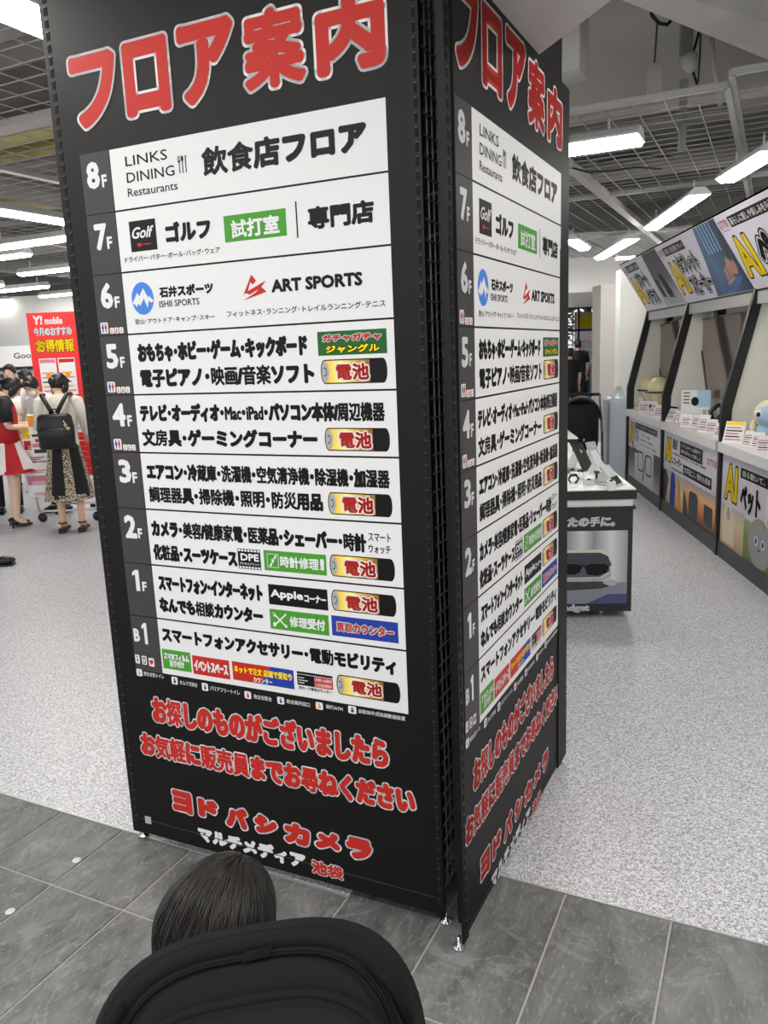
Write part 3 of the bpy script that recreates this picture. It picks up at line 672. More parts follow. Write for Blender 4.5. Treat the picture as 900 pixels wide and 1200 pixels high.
for px, lb in [(((764, 267), (820, 228)), 'tube light above the middle of the shelf wall header'), (((852, 210), (908, 176)), 'tube light cut by the right edge above the nearest header'),
               (((703, 302), (741, 280)), 'tube light above the far end of the shelf wall header'), (((668, 281), (684, 291)), 'small far tube light just right of the tower')]:
    p, q = on_z(*px[0], ZF), on_z(*px[1], ZF); fitting(p, q, lb, .2)
p = on_z(0, 247, ZF); fitting(p - E2*.5, p + E2*1.1, 'tube light at left edge just above the far aisle, running away from the camera', .17)
p = on_z(22, 15, ZF); fitting(p - E2*1.1, p + E2*.16, 'big tube light cut by the upper left corner', .22)
for px, sgn, lb in [((33, 297), -1, 'tube light left, first crosswise one below the lengthwise light'), ((24, 321), 1, 'crosswise tube light touching the tower edge at left'), ((55, 335), -1, 'crosswise tube light at left, second from the front'),
                    ((48, 347), 1, 'thin crosswise tube light next to the tower, above the red board'), ((7, 351), -1, 'crosswise tube light cut by the left edge, mid distance'), ((70, 356), -1, 'crosswise tube light just above the red board'),
                    ((28, 368), -1, 'crosswise tube light left of the red board top'), ((12, 383), -1, 'distant tube light over the white wall, left'), ((38, 386), -1, 'distant tube light over the white wall, by the red board'), ((30, 392), -1, 'lowest distant tube light over the white wall')]:
    p = on_z(*px, ZF); q = p + E1*sgn*1.4; fitting(p, q, lb, .15)
OUTL = ['%s in the %s row behind the camera' % (c, r) for r in ('first', 'second') for c in ('leftmost', 'second from left', 'third from left', 'rightmost')] + ['right of the bulkhead, nearer the shelf wall', 'right of the camera, over the near shelf wall', 'left of the tower over the tiled strip', 'far left over the sales floor', 'right behind the tower, over the tables', 'beyond the shelf wall']
# added fittings of the same kind, mostly out of view, to light the scene
for k, (a, bb) in enumerate([(-2.6, -1.6), (-.6, -1.6), (1.4, -1.6), (3.4, -1.6), (-2.6, -3.6), (-.6, -3.6), (1.4, -3.6), (3.4, -3.6), (5.2, .8), (3.3, -.2), (-4.9, -.6), (-5.5, 4.5), (2.3, 5.6), (5.2, 3.2)]):
    p = ST(a, bb, ZF+.1 if k < 10 else ZF); fitting(p, p+E1*1.3, 'added tube light ' + OUTL[k], .2)
fitting((1.75, 1.7, ZF+.1), (1.9, 2.55, ZF+.1), 'added tube light right of the bulkhead over the near aisle, above the frame', .2)  # added just above the frame to brighten the right-hand floor
fitting((2.3, .6, ZF+.1), (2.4, 1.6, ZF+.1), 'added tube light over the aisle beside the camera at right', .2)  # another added light for the right side, outside the view
# ------------------------------------------------------------------ directory tower
S_ = 1.6/1.5
P1 = Vector((0.04373, 1.99808, 0)); A1 = -0.4418; P2 = Vector((0.18304, 1.88619, 0)); A2 = 1.1029
D1 = Vector((cos(A1), sin(A1), 0)); N1 = Vector((-sin(A1), cos(A1), 0)); D2 = Vector((cos(A2), sin(A2), 0)); N2 = Vector((-sin(A2), cos(A2), 0))
tower = thing('directory_tower', 'tall black floor directory tower with printed floor guide sheets', 'sign', P1 + N1*.3)
TI = tower.matrix_world.copy(); TI = Matrix.Translation(tower.location); TINV = TI.inverted()
M1 = TINV @ Matrix.Translation(P1 - D1*WS) @ Matrix.Rotation(A1, 4, 'Z')
M2 = TINV @ Matrix.Translation(P2) @ Matrix.Rotation(A2, 4, 'Z') @ Matrix(((1, 0, 0, 0), (0, 1, 0, 0), (-.0090, 0, 1, -.029), (0, 0, 0, 1)))
def vinyl(u0, u1, z0, z1, cut=None):
    b = MB(); b.box((u0, 0, z0), (u1, .012, z1), VINYL); return b
ban1 = vinyl(-.05, 1.028, .035, 2.72).build('banner', tower, M1, label='left printed banner of the floor directory')
ban2 = vinyl(-.002, .96, .07, 2.75).build('banner', tower, M2, label='right printed banner of the floor directory')
made = make_sheet(ban1)
for o in made:
    c = o.copy(); C.objects.link(c); c.parent = ban2; c.matrix_local = Matrix()
# hems and seams
SEAM = mat('vinyl_seam', (44, 43, 43), .5)
for bn, u0, u1 in ((ban1, -.048, 1.026), (ban2, 0, .96)):
    b = MB(); b.box((u0, -.0015, .085), (u1, 0, .088), SEAM); b.build('hem', bn, Matrix())
def post(M, u0, u1, y0, y1, z0=.03, z1=2.44, slots=True, name='post'):
    b = MB(); b.box((u0, y0, z0), (u1, y1, z1), BLACK); o = b.build(name, tower, M)
    if slots:
        b = MB(); w_ = u1-u0
        for k in range(int((z1-z0-.05)/.0315)):
            z = z0+.04+k*.0315
            b.box((u0+w_*.35, y0-.0012, z), (u1-w_*.35, y0, z+.02), mat('slot_shadow', (6, 6, 6), .9))
            b.box((u0+w_*.35, y0-.0016, z+.02), (u1-w_*.35, y0, z+.0215), mat('slot_edge', (70, 70, 72), .4))
        b.build('slots', o, Matrix(), kind='stuff')
    return o
M1r = TINV @ Matrix.Translation(P1 - D1*WS) @ Matrix.Rotation(A1, 4, 'Z'); M2r = TINV @ Matrix.Translation(P2) @ Matrix.Rotation(A2, 4, 'Z')
p_l = post(M1r, -.092, -.05, .002, .05, z1=2.72)
p_c = post(M1r, 1.022, 1.046, -.004, .012, z1=2.72)
p_d = post(M2r, -.036, -.002, -.002, .006, z1=2.72)
p_r = post(M2r, .958, 1.078, -.006, .03, z1=2.43, slots=False)
def foot(P, par_m=None):
    b = MB(); b.lathe([(0, 0), (.018, 0), (.018, .006), (.006, .01), (.006, .035), (0, .035)], CHROME, 12); return b.build('levelling_foot', tower, TINV @ Matrix.Translation(P))
for P in (P1 - D1*WS + D1*(-.07) + N1*.025, P1 - D1*WS + D1*1.043 + N1*.02, P2 + D2*(-.02) + N2*.02, P2 + D2*1.04 + N2*.015): foot(P)
# wire grid closing the corner between the two middle posts
g0 = P1 - D1*WS + D1*1.045 + N1*.008; g1 = g0 + N1*.42
b = MB(); dz = .047; k = 0; z = .12
while z < 2.7:
    b.bar(g0 + Vector((0, 0, z)), g1 + Vector((0, 0, z)), .0035, mat('grid_wire', (104, 104, 108), .35)); z += dz
for f in (.02, .1, .18, .26, .34, .42):
    p = g0.lerp(g1, f) - D1*.006; b.bar(p + Vector((0, 0, .1)), p + Vector((0, 0, 2.7)), .0035, mat('grid_wire', (104, 104, 108), .35))
b.build('wire_grid', tower, TINV, kind='stuff')
b = MB()
for f in (.06, .2, .32): p = g0.lerp(g1, f) - D1*.05; b.bar(p + Vector((0, 0, .1)), p + Vector((0, 0, 2.68)), .012, BLACK)
for k in range(26): p = g0 - D1*.045; b.bar(p + Vector((0, 0, .15+k*.1)), p + N1*.2 + Vector((0, 0, .2+k*.1)), .006, mat('grid_wire', (104, 104, 108), .35))
b.build('inner_rack', tower, TINV, kind='stuff')
b = MB(); p = g0 - D1*.09 + Vector((0, 0, 1.37)); b.bar(p, p + N1*.9, .015, BLACK, 2.6); b.build('inner_panel', tower, TINV)
# inner and rear panels of the tower
b = MB(); b.box((-.05, .02, .06), (1.02, .03, 2.7), BLACK); b.build('backing_panel', tower, M1r)
b = MB(); b.box((.0, .02, .06), (.96, .03, 2.42), BLACK); b.build('backing_panel', tower, M2r)
b = MB(); b.bar(P1 - D1*WS + D1*(-.07) + N1*.05 + Vector((0,0,1.35)), P1 - D1*WS + D1*(-.07) + N1*1.0 + Vector((0,0,1.35)), .03, BLACK, 2.55); b.build('side_panel', tower, TINV)
b = MB(); b.bar(P1 - D1*WS + D1*(-.07) + N1*1.02 + Vector((0,0,1.35)), P2 + D2*.99 + N2*.06 + Vector((0,0,1.35)), .03, BLACK, 2.55); b.build('rear_panel', tower, TINV)
b = MB(); b.box((.18, -.012, 2.575), (.235, 0, 2.62), mat('clip', (14, 14, 14), .5)); b.build('banner_clip', tower, M1r)
b = MB(); b.box((-.03, -.003, .075), (-.005, 0, .1), PSILVER); b.build('label_plate', tower, M1r)
# two round floor markers on the tiles
for px, lb in (((90, 1008), 'round white stud on the tile nearest the tower foot'), ((12, 1068), 'round white stud on the tile at left edge')):
    p = on_z(*px, 0); b = MB(); b.lathe([(.0, .0025), (.0125, .0025), (.0145, .001), (.0145, 0)], mat('marker', (205, 205, 205), .4), 20, c=p); b.build('floor_marker', label=lb, cat='marker')
# ------------------------------------------------------------------ shelf wall on the right
WO = Vector((2.398, 4.757, 0)); WA = radians(5.712); MW = Matrix.Translation(WO) @ Matrix.Rotation(-WA, 4, 'Z'); MWI = MW.inverted()
def wall_pt(px, py, r):
    """point on the vertical plane at depth r of the shelf wall, in its (depth, along, up) frame"""
    X, Y = (px-450)/FPX, (600-py)/FPX; c, s = cos(ROLL), sin(ROLL); x = c*X+s*Y; yy = -s*X+c*Y
    d = _R*x + _U*yy + _F; o = MWI @ Vector((0, 0, CAMZ)); dd = MWI.to_3x3() @ d
    return o + dd*((r-o.x)/dd.x)
NICHE = mat('niche_white', (222, 222, 214), .5); PLINTH = mat('plinth_grey', (74, 76, 78), .5); BLKLAM = mat('black_laminate', (22, 22, 23), .35)
MPOST = Matrix(((0, 1, 0, 0), (-1, 0, 0, 0), (0, 0, 1, 0), (0, 0, 0, 1)))
def frame_print(x, y, z, tilt=0.0):
    """print frame facing the aisle; tilt leans its top edge out over the aisle"""
    return Matrix.Translation((x, y, z)) @ Matrix.Rotation(0, 4, 'X') @ MPOST @ Matrix.Rotation(tilt, 4, 'X')
def blobs(p, pts, m, L): p.poly(pts, m, L)
BAYS = [(-.65, 1.03, 'nearest', 'AI pet'), (1.03, 2.72, 'middle', 'AI recorder'), (2.72, 4.30, 'farthest', 'AI glasses')]
HL = math.hypot(.31, .5); HT = math.atan2(.31, .5)
bays = []
GRADB = grad_mat('photo_dark_blue', [(0, (40, 58, 92)), (.35, (24, 34, 60)), (.7, (84, 112, 146)), (1, (38, 50, 80))], axis=0)
GRADG = grad_mat('photo_grey', [(0, (190, 190, 192)), (.5, (92, 92, 96)), (1, (60, 60, 64))], axis=2)
GRADO = grad_mat('photo_orange', [(0, (64, 50, 60)), (.35, (214, 128, 70)), (.7, (240, 190, 120)), (1, (150, 150, 190))], axis=2)
GRADE = grad_mat('photo_beige', [(0, (190, 160, 120)), (.5, (226, 206, 170)), (1, (170, 176, 190))], axis=2)
GRADN = grad_mat('photo_green', [(0, (100, 120, 60)), (.5, (130, 160, 90)), (1, (190, 200, 170))], axis=2)
def ai(p, u0, v0, u1, v1, L=3): p.text('AI', u0, v0, u1, v1, PYEL, L, .012, PBLACK, .013, res=2)
for bi, (t0, t1, which, what) in enumerate(BAYS):
    t = thing('display_bay', '%s white display bay of the slanted shelf wall, lower poster on %s' % (which, what.replace('AI ', '')), 'shelf unit', mw=MW @ Matrix.Translation((0, t0, 0)), group='display bays of the shelf wall')
    Wb = t1-t0; I = Matrix()
    b = MB(); b.box((.0, .02, 0), (.05, Wb-.02, .115), PLINTH); b.build('plinth', t, I)
    b = MB(); b.box((.012, .03, .115), (.045, Wb-.03, .775), WHITEP); lp = b.build('lower_panel', t, I)
    b = MB(); b.box((-.03, .035, .79), (.40, Wb-.035, .86), WHITEP); b.build('counter', t, I)
    b = MB(); b.box((.38, .02, .86), (.42, Wb-.02, 1.96), NICHE); b.build('back_panel', t, I)
    b = MB(); b.box((.2, .02, 1.83), (.225, Wb-.02, 1.95), mat('soffit_grey', (170, 170, 168), .6)); b.box((.225, .02, 1.9), (.42, Wb-.02, 1.93), NICHE); b.build('pelmet', t, I)
    prof = [(0, 0), (0, 1.10), (.2, 1.93), (.42, 1.93), (.42, 0)]
    M_ = Matrix(((1, 0, 0, 0), (0, 1, 0, 0), (0, 0, 1, 0), (0, 0, 0, 1)))
    b = MB(); b.prism([(x, z) for x, z in prof], Wb-.014, Wb+.014, NICHE); dv = b.build('divider', t, I)
    strip = [(-.012, 0), (-.012, 1.105), (.19, 1.95), (.26, 1.95), (.062, 1.09), (.062, 0)]
    b = MB(); b.prism(strip, Wb-.022, Wb+.022, BLKLAM); b.build('edge_frame', dv, Matrix())
    if bi == 0:
        b = MB(); b.prism(prof, -.014, .014, NICHE); b.prism(strip, -.022, .022, BLKLAM); b.build('divider', t, I)
    # header
    MH = Matrix.Translation((.19, Wb, 1.93)) @ MPOST @ Matrix.Rotation(HT, 4, 'X')
    b = MB(); b.box((0.004, 0, 0), (Wb-.004, .03, HL), WHITEP); b.box((-.004, .0, HL), (Wb+.004, .05, HL+.006), mat('matte_black', (8, 8, 8), 1.0, spec=.0)); b.box((-.004, -.004, -.012), (Wb+.004, .03, 0), BLKLAM); hd = b.build('header_board', t, MH)
    b = MB(); b.add([(.19, .01, 1.93), (-.12, .01, 2.43), (.42, .01, 2.43), (.42, .01, 1.93), (.19, Wb-.01, 1.93), (-.12, Wb-.01, 2.43), (.42, Wb-.01, 2.43), (.42, Wb-.01, 1.93)], [(0, 1, 2, 3), (7, 6, 5, 4), (1, 5, 6, 2), (2, 6, 7, 3), (3, 7, 4, 0)], BLKLAM)
    b.build('header_box', t, I)
    p = Print(); p.rect(.006, .004, Wb-.006, HL-.004, PLAV, 1)
    if bi == 2: p.poly([(Wb*.55, .004), (Wb-.006, .004), (Wb-.006, HL-.004), (Wb*.66, HL-.004)], GRADG, 1.5)
    if bi == 1: p.poly([(Wb*.52, .004), (Wb-.006, .004), (Wb-.006, HL-.004), (Wb*.70, HL-.004), (Wb*.62, HL*.5)], GRADB, 1.5)
    p.build('poster', hd, Matrix())
    if bi == 1:
        p = Print(); HS = mat('photo_skin', (176, 130, 112), .5); p.disc(Wb*.9, .22, .09, .075, HS, 2.2); [p.poly([(Wb*.9-.06, .25-.035*k), (Wb*.9-.2-.02*k, .2-.035*k), (Wb*.9-.2-.02*k, .18-.035*k), (Wb*.9-.06, .22-.035*k)], HS, 2.3) for k in range(4)]; p.poly([(Wb*.9, .28), (Wb*.9+.12, .5), (Wb*.9+.15, .48), (Wb*.9+.05, .24)], PGREY, 2.4); p.poly([(Wb*.6, .04), (Wb*.8, .02), (Wb*.96, .12), (Wb*.74, .15)], mat('photo_tablet', (70, 100, 150), .5), 2); 
        for k in range(5): p.poly([(Wb*(.72+.04*k), .35), (Wb*(.735+.04*k), .35), (Wb*(.755+.04*k), HL-.01), (Wb*(.745+.04*k), HL-.01)], mat('photo_pale_blue', (150, 180, 210), .5), 2)
        p.build('poster_picture', hd, Matrix())
    if bi == 2:
        p = Print(); p.poly([(Wb*.62, .12), (Wb*.68, .10), (Wb*.69, .3), (Wb*.63, .32)], PBLACK, 2); p.poly([(Wb*.74, .1), (Wb*.86, .08), (Wb*.84, .34), (Wb*.76, .36)], PBLACK, 2); p.poly([(Wb*.66, .03), (Wb*.95, .02), (Wb*.9, .12), (Wb*.7, .13)], PSILVER, 2); p.build('poster_picture', hd, Matrix())
    p = Print()
    ai(p, .03, .08, .36, .42)
    words = [('ペット', None), ('タブレット', 'スピーカー'), ('スマート', 'グラス')][bi]
    if words[1]:
        x1 = .92 if bi == 1 else .78
        [(p.text(wd_, *bx, PBLACK, 2.0, .024), p.text(wd_, bx[0]+.008, bx[1]+.008, bx[2]-.008, bx[3]-.008, PBLACK, 3, .006, PWHITE, .010)) for wd_, bx in ((words[0], (.36, .25, x1, .455)), (words[1], (.39, .045, x1+.04, .25)))]
    else: p.text(words[0], .38, .07, 1.2, .42, PBLACK, 2, .04); p.text(words[0], .395, .085, 1.185, .405, PBLACK, 3, .014, PWHITE, .013)
    q = [('暮らしに癒しや楽しみを与えてくれる', .22, 1.2), ('より楽しく毎日を賢くサポート', .18, .8), ('新しい体験を手に入れる', .18, .72)][bi]
    p.rect(q[1], .47, q[2], .55, PBLACK, 2); p.text(q[0], q[1]+.02, .482, q[2]-.02, .538, PWHITE, 3, .001)
    p.text('おすすめ', .02, .48, q[1]-.03, .55, PRED, 3, .001); p.rect(.03, .462, q[1]-.04, .467, PRED, 2)
    p.build('header_lettering', hd, Matrix())
    # lower poster
    ML = Matrix.Translation((.012, Wb-.03, .115)) @ MPOST; PW = Wb-.06; PH = .66
    p = Print(); p.rect(0, 0, PW, PH, PLAV, 1); p.build('poster', lp, ML)
    p = Print()
    if bi == 0:
        p.rect(0, 0, PW*.30, PH*.45, GRADE, 1.5); p.rect(PW*.3, 0, PW, PH*.42, GRADN, 1.6)
        p.poly([(.06, .02), (.3, .02), (.3, .2), (.22, .3), (.16, .38), (.1, .28), (.04, .15)], mat('photo_cream', (232, 218, 190), .5), 2); p.disc(.17, .24, .04, .05, PSILVER, 2.4)
        for cx in (.78, 1.3): 
            p.disc(cx, .16, .2, .17, mat('photo_taupe', (172, 160, 150), .5), 2, 28); p.disc(cx, .15, .14, .13, PSILVER, 2.4, 28)
            for s_ in (-1, 1): p.disc(cx+s_*.06, .17, .032, .034, PWHITE, 2.8); p.disc(cx+s_*.06, .17, .018, .02, PBLUE, 3.2)
            p.disc(cx, .12, .014, .01, PBLACK, 3)
    elif bi == 1:
        p.rect(0, 0, PW*.42, PH*.47, GRADE, 1.5); p.rect(PW*.42, 0, PW, PH*.47, GRADO, 1.6)
        p.poly([(.25, 0), (.42, 0), (.44, .2), (.4, .3), (.32, .32), (.27, .26)], PBLUE, 2); p.poly([(0, 0), (.1, 0), (.2, .22), (.1, .3), (0, .3)], PGREY, 1.8); p.poly([(.5, 0), (.62, 0), (.58, .25), (.5, .3)], PORANGE, 1.8)
        p.rrect(.86, 0, 1.12, .24, .06, mat('photo_slate', (58, 62, 78), .5), 2); p.poly([(.7, 0), (.84, 0), (.78, .15), (.7, .22)], PGREY, 1.9); p.rrect(1.28, .04, 1.5, .2, .02, mat('photo_slate', (58, 62, 78), .5), 2)
    else:
        p.rect(0, 0, PW*.22, PH*.5, GRADG, 1.5); p.rect(PW*.78, 0, PW, PH*.6, GRADG, 1.5); p.poly([(PW*.25, 0), (PW*.78, 0), (PW*.78, PH*.5), (PW*.22, PH*.45)], mat('photo_white', (206, 206, 210), .5), 1.6)
        for cx in (.62, .98):
            p.rrect(cx-.13, .12, cx+.13, .34, .06, PGREY, 2); p.rrect(cx-.11, .14, cx+.11, .32, .05, mat('photo_white', (206, 206, 210), .5), 2.4)
        p.poly([(.7, .02), (.74, .02), (.88, .33), (.84, .33)], PGREY, 2.2); p.poly([(.15, .4), (.3, .3), (.5, .3), (.5, .33), (.3, .34), (.17, .43)], PGREY, 2.2)
    p.build('poster_picture', lp, ML)
    p = Print()
    if bi == 0:
        ai(p, .06, .33, .34, .61); p.text('ペット', .38, .3, .78, .52, PBLACK, 3, .01, PWHITE, .012); p.rect(.38, .54, 1.45, .61, PBLACK, 2); p.text('自ら動いて、感情表現もする', .42, .553, 1.4, .598, PWHITE, 3, .001)
        p.rect(.86, .3, 1.5, .5, PWHITE, 2)
        for k, s_ in enumerate(('コミュニケーション', 'カメラで見守り', '機種による対応')):
            p.rect(.9, .44-.06*k, .93, .475-.06*k, PGREY, 3); p.text(s_, .96, .44-.06*k, 1.4, .475-.06*k, PBLACK, 3, .001)
    elif bi == 1:
        ai(p, .04, .38, .26, .62); p.text('翻訳', .30, .52, .48, .62, PBLACK, 3, .003); p.text('レコーダー', .30, .38, .62, .46, PBLACK, 3, .003)
        p.rect(.54, .5, 1.2, .62, PBLACK, 2); p.text('リアルタイム翻訳で', .57, .57, 1.15, .605, PWHITE, 3, .001); p.text('旅行がもっと楽しく', .57, .52, 1.15, .555, PWHITE, 3, .001)
        p.rect(.66, .34, 1.45, .43, PBLACK, 2); p.text('文字起こし・要約も簡単', .69, .36, 1.42, .415, PWHITE, 3, .001); p.text('外国語の会話を その場で通訳', .3, .475, 1.3, .495, PBLACK, 3, .0005, disc=False); p.text('録音した内容 自動で文字に 議事録にも', .3, .335, .64, .355, PBLACK, 3, .0005, disc=False)
        p.text('おすすめ', 1.32, .52, 1.56, .58, PRED, 3, .001)
    else:
        ai(p, .04, .38, .26, .62); p.text('グラス', .3, .42, .5, .6, PBLACK, 3, .003); p.rect(.32, .565, 1.3, .625, PBLACK, 2); p.text('スマートにサポートするメガネ', .34, .577, 1.27, .613, PWHITE, 3, .001)
        p.rect(.55, .38, 1.46, .55, PWHITE, 2)
        for k, s_ in enumerate(('ハンズフリー通話', '音声ガイド・翻訳も', 'オープンイヤーで聴く')): p.text(s_, .6, .5-.05*k, 1.0+.15*k, .53-.05*k, PBLACK, 3, .0008)
    p.build('poster_lettering', lp, ML)
    bays.append(t)
# flat reflective display panels hanging in the niches
SCR = mat('screen_brown_reflection', (150, 134, 124), .08, metal=.85, noise=.15, nscale=3)  # brown reflection put into the panel's base colour and mottling
def screen(pts, r, label):
    P = [wall_pt(*q, r) for q in pts]; t = thing('display_screen', label, 'screen', mw=MW @ Matrix.Translation(P[0]))
    b = MB(); Q = [p-P[0] for p in P]; off = Vector((.02, 0, 0)); n = len(Q)
    b.add([q for q in Q] + [q+off for q in Q], [tuple(range(n)), tuple(range(2*n-1, n-1, -1))] + [((i+1) % n, i, n+i, n+(i+1) % n) for i in range(n)], SCR); b.build('panel', t, Matrix())
    b = MB()
    for i in range(n): b.bar(Q[i]-off*.1, Q[(i+1) % n]-off*.1, .012, mat('screen_rim', (96, 92, 90), .4))
    b.build('rim', t, Matrix())
    c = (Q[0]+Q[1])/2; b = MB(); b.box((c.x-.02, c.y-.05, c.z-.01), (c.x+.05, c.y+.05, c.z+.07), BLKLAM); b.build('bracket', t, Matrix())
screen([(818, 375), (869, 366), (868, 470), (829, 464)], .33, 'glassy display panel coloured with a brown reflection hanging in the middle niche of the shelf wall')
screen([(767, 384), (801, 372), (796, 452), (776, 455)], .34, 'glassy display panel coloured with a brown reflection hanging in the far niche above cream busts')
# goods on the counters
CARDW = mat('card_white', (236, 232, 232), .4); ACR = mat('acrylic', (226, 230, 232), .15)
def price_card(px, py, r, w_, h, label, group, yaw=0.0, head=PYEL, lines=True):
    o = wall_pt(px, py, r); o.z = .86
    t = thing('price_card', label, 'price card', mw=MW @ Matrix.Translation(o) @ Matrix.Rotation(yaw+.75, 4, 'Z') @ MPOST, group=group)
    w_ *= 1.15; h *= 1.15
    tl = Matrix.Rotation(-.35, 4, 'X')
    b = MB(); b.box((-w_/2, 0, 0), (w_/2, .003, h), CARDW); c = b.build('card', t, tl)
    b = MB(); b.box((-w_/2, 0, 0), (w_/2, .06+h*.25, .003), ACR); b.bar((0, h*.33, h*.9), (0, h*.6, 0), .004, ACR); b.build('stand', t, Matrix())
    p = Print(); 
    if head: p.rect(-w_*.46, h*.84, w_*.46, h*.97, head, 1)
    for k in range(5): p.rect(-w_*.42, h*(.14+.135*k), w_*(.4-.18*((k*7) % 3)/2), h*(.2+.135*k), PPINK if k % 2 == 0 else PGREY, 1)
    p.build('card_print', c, Matrix())
price_card(857, 528, .03, .13, .14, 'large pink and yellow price card beside the nearest shelf divider', None)
for k, px in enumerate([(873, 533), (885, 540), (893, 545), (903, 551), (915, 560)]): price_card(*px, .05+.03*(k % 2), .07, .10, 'small price card %s under the nearest header' % ['just right of the large pink card', 'second from the large pink card', 'third from the large pink card', 'fourth from the large pink card', 'outermost right on the counter'][k], 'small price cards on the near counter', .3*(k % 3-1), None)
for k, px in enumerate([(784, 506), (795, 509), (803, 514), (812, 521), (822, 524), (832, 530), (839, 535)]): price_card(*px, .04+.05*(k % 2), .1 if k == 0 else .075, .13 if k in (0, 4) else .1, 'price card %s on the middle counter of the shelf wall' % ['at the far end', 'second from the far end', 'third from the far end', 'in the centre', 'fifth from the far end', 'sixth from the far end', 'at the near end'][k], 'price cards on the middle counter', .3*(k % 3-1), PBLACK if k == 0 else None)
for k, px in enumerate([(739, 486), (746, 487), (754, 490), (762, 494), (771, 499)]): price_card(*px, .05+.04*(k % 2), .1, .11, 'price card %s on the far counter below the cream busts' % ['at the far end', 'second from the far end', 'in the centre', 'fourth from the far end', 'at the near end'][k], 'price cards on the far counter', .3*(k % 3-1), None)
CREAM = mat('cream_resin', (232, 220, 178), .4)
for k, (px, lb) in enumerate([((761, 480), 'farther cream display bust wearing a dark visor'), ((771, 484), 'nearer cream display bust wearing a dark visor')]):
    o = wall_pt(*px, .22); o.z = .86; t = thing('display_bust', lb, 'mannequin', mw=MW @ Matrix.Translation(o), group='cream display busts on the far counter')
    b = MB(); b.lathe([(.0, .0), (.07, .0), (.06, .02), (.035, .04), (.035, .12), (.06, .16), (.07, .2), (.1, .26), (.115, .33), (.11, .4), (.085, .46), (.045, .5), (0, .51)], CREAM, 24); b.build('head_form', t, Matrix.Diagonal((1.0, 1.15, .72, 1)))
    b = MB(); n = 16; b.tube([(-.128*cos(a)*1.0, .148*sin(a), .21) for a in [radians(-100+200*i/n) for i in range(n+1)]], .009, BLKLAM, 6); b.build('visor', t, Matrix())
# white pack display with dark speaker
o = wall_pt(816, 498, .2); o.z = .86; t = thing('pack_display', 'white pack display with a dark round speaker on the middle counter', 'display box', mw=MW @ Matrix.Translation(o) @ Matrix.Rotation(.85, 4, 'Z') @ MPOST)
b = MB(); b.box((-.15, 0, 0), (.12, .05, .30), WHITEP); bb_ = b.build('back_card', t, Matrix()); p = Print(); p.rect(0, .15, .12, .3, mat('print_sky', (170, 205, 230), .5), 1); p.disc(-.02, .2, .035, .04, PBLACK, 2)
for k in range(4): p.rect(-.13, .27-.03*k, -.07, .28-.03*k, PGREY, 1)
p.build('print', bb_, Matrix())
b = MB(); b.box((-.07, -.06, 0), (.08, -.002, .13), WHITEP); b.box((-.05, -.065, .02), (.06, -.06, .1), mat('pale_green', (206, 216, 190), .5)); b.build('front_box', t, Matrix())
b = MB(); b.ball((0, 0, .05), (.09, .1, .05), BLKLAM); b.ball((.02, -.03, .1), (.05, .05, .04), BLKLAM); b.tube([(-.06, 0, .05), (-.07, .02, .15), (0, .04, .2), (.05, .02, .16)], .02, BLKLAM); o = wall_pt(842, 522, .24); o.z = .86; ob = b.build('headset', label='black padded headset at the near end of the middle counter', cat='headset'); ob.matrix_world = MW @ Matrix.Translation(o)
for k, px in enumerate([(800, 507, .12), (826, 522, .14), (764, 490, .12), (884, 534, .16)]):
    o = wall_pt(*px); o.z = .86; b = MB(); b.lathe([(0, 0), (.035, 0), (.04, .02), (.03, .08), (.012, .1), (0, .1)], [WHITEP, PSILVER, BLKLAM, mat('lime', (150, 190, 70), .5)][k], 14); ob = b.build('gadget', label=['small white gadget on the middle counter far side', 'small silver gadget on the middle counter near the headset', 'small black gadget below the cream busts', 'small lime gadget left of the toy robot'][k], cat='gadget'); ob.matrix_world = MW @ Matrix.Translation(o)
# pet robot at the right edge
o = wall_pt(899, 545, .2); o.z = .86; t = thing('pet_robot', 'cream and pale blue pet robot with big round eyes, cut by the right edge', 'robot', mw=MW @ Matrix.Translation(o) @ Matrix.Rotation(.9, 4, 'Z') @ MPOST)
PB = mat('pale_blue', (170, 198, 226), .6)
b = MB(); b.ball((0, 0, .1), (.085, .07, .1), PB); b.build('body', t, Matrix())
b = MB(); b.ball((0, 0, .22), (.11, .085, .1), CREAM); hh = b.build('head', t, Matrix()); b = MB(); b.ball((0, -.04, .215), (.085, .06, .075), PB); b.build('face', hh, Matrix())
for s_ in (-1, 1):
    b = MB(); b.ball((s_*.042, -.088, .225), (.03, .014, .032), WHITEP); b.build('eye', hh, Matrix()); b = MB(); b.ball((s_*.042, -.101, .225), (.014, .006, .017), BLKLAM); b.build('pupil', hh, Matrix())
    b = MB(); b.ball((s_*.1, 0, .12), (.025, .04, .07), CREAM); b.build('arm', t, Matrix()); b = MB(); b.ball((s_*.045, -.02, .015), (.03, .045, .018), CREAM); b.build('foot', t, Matrix())
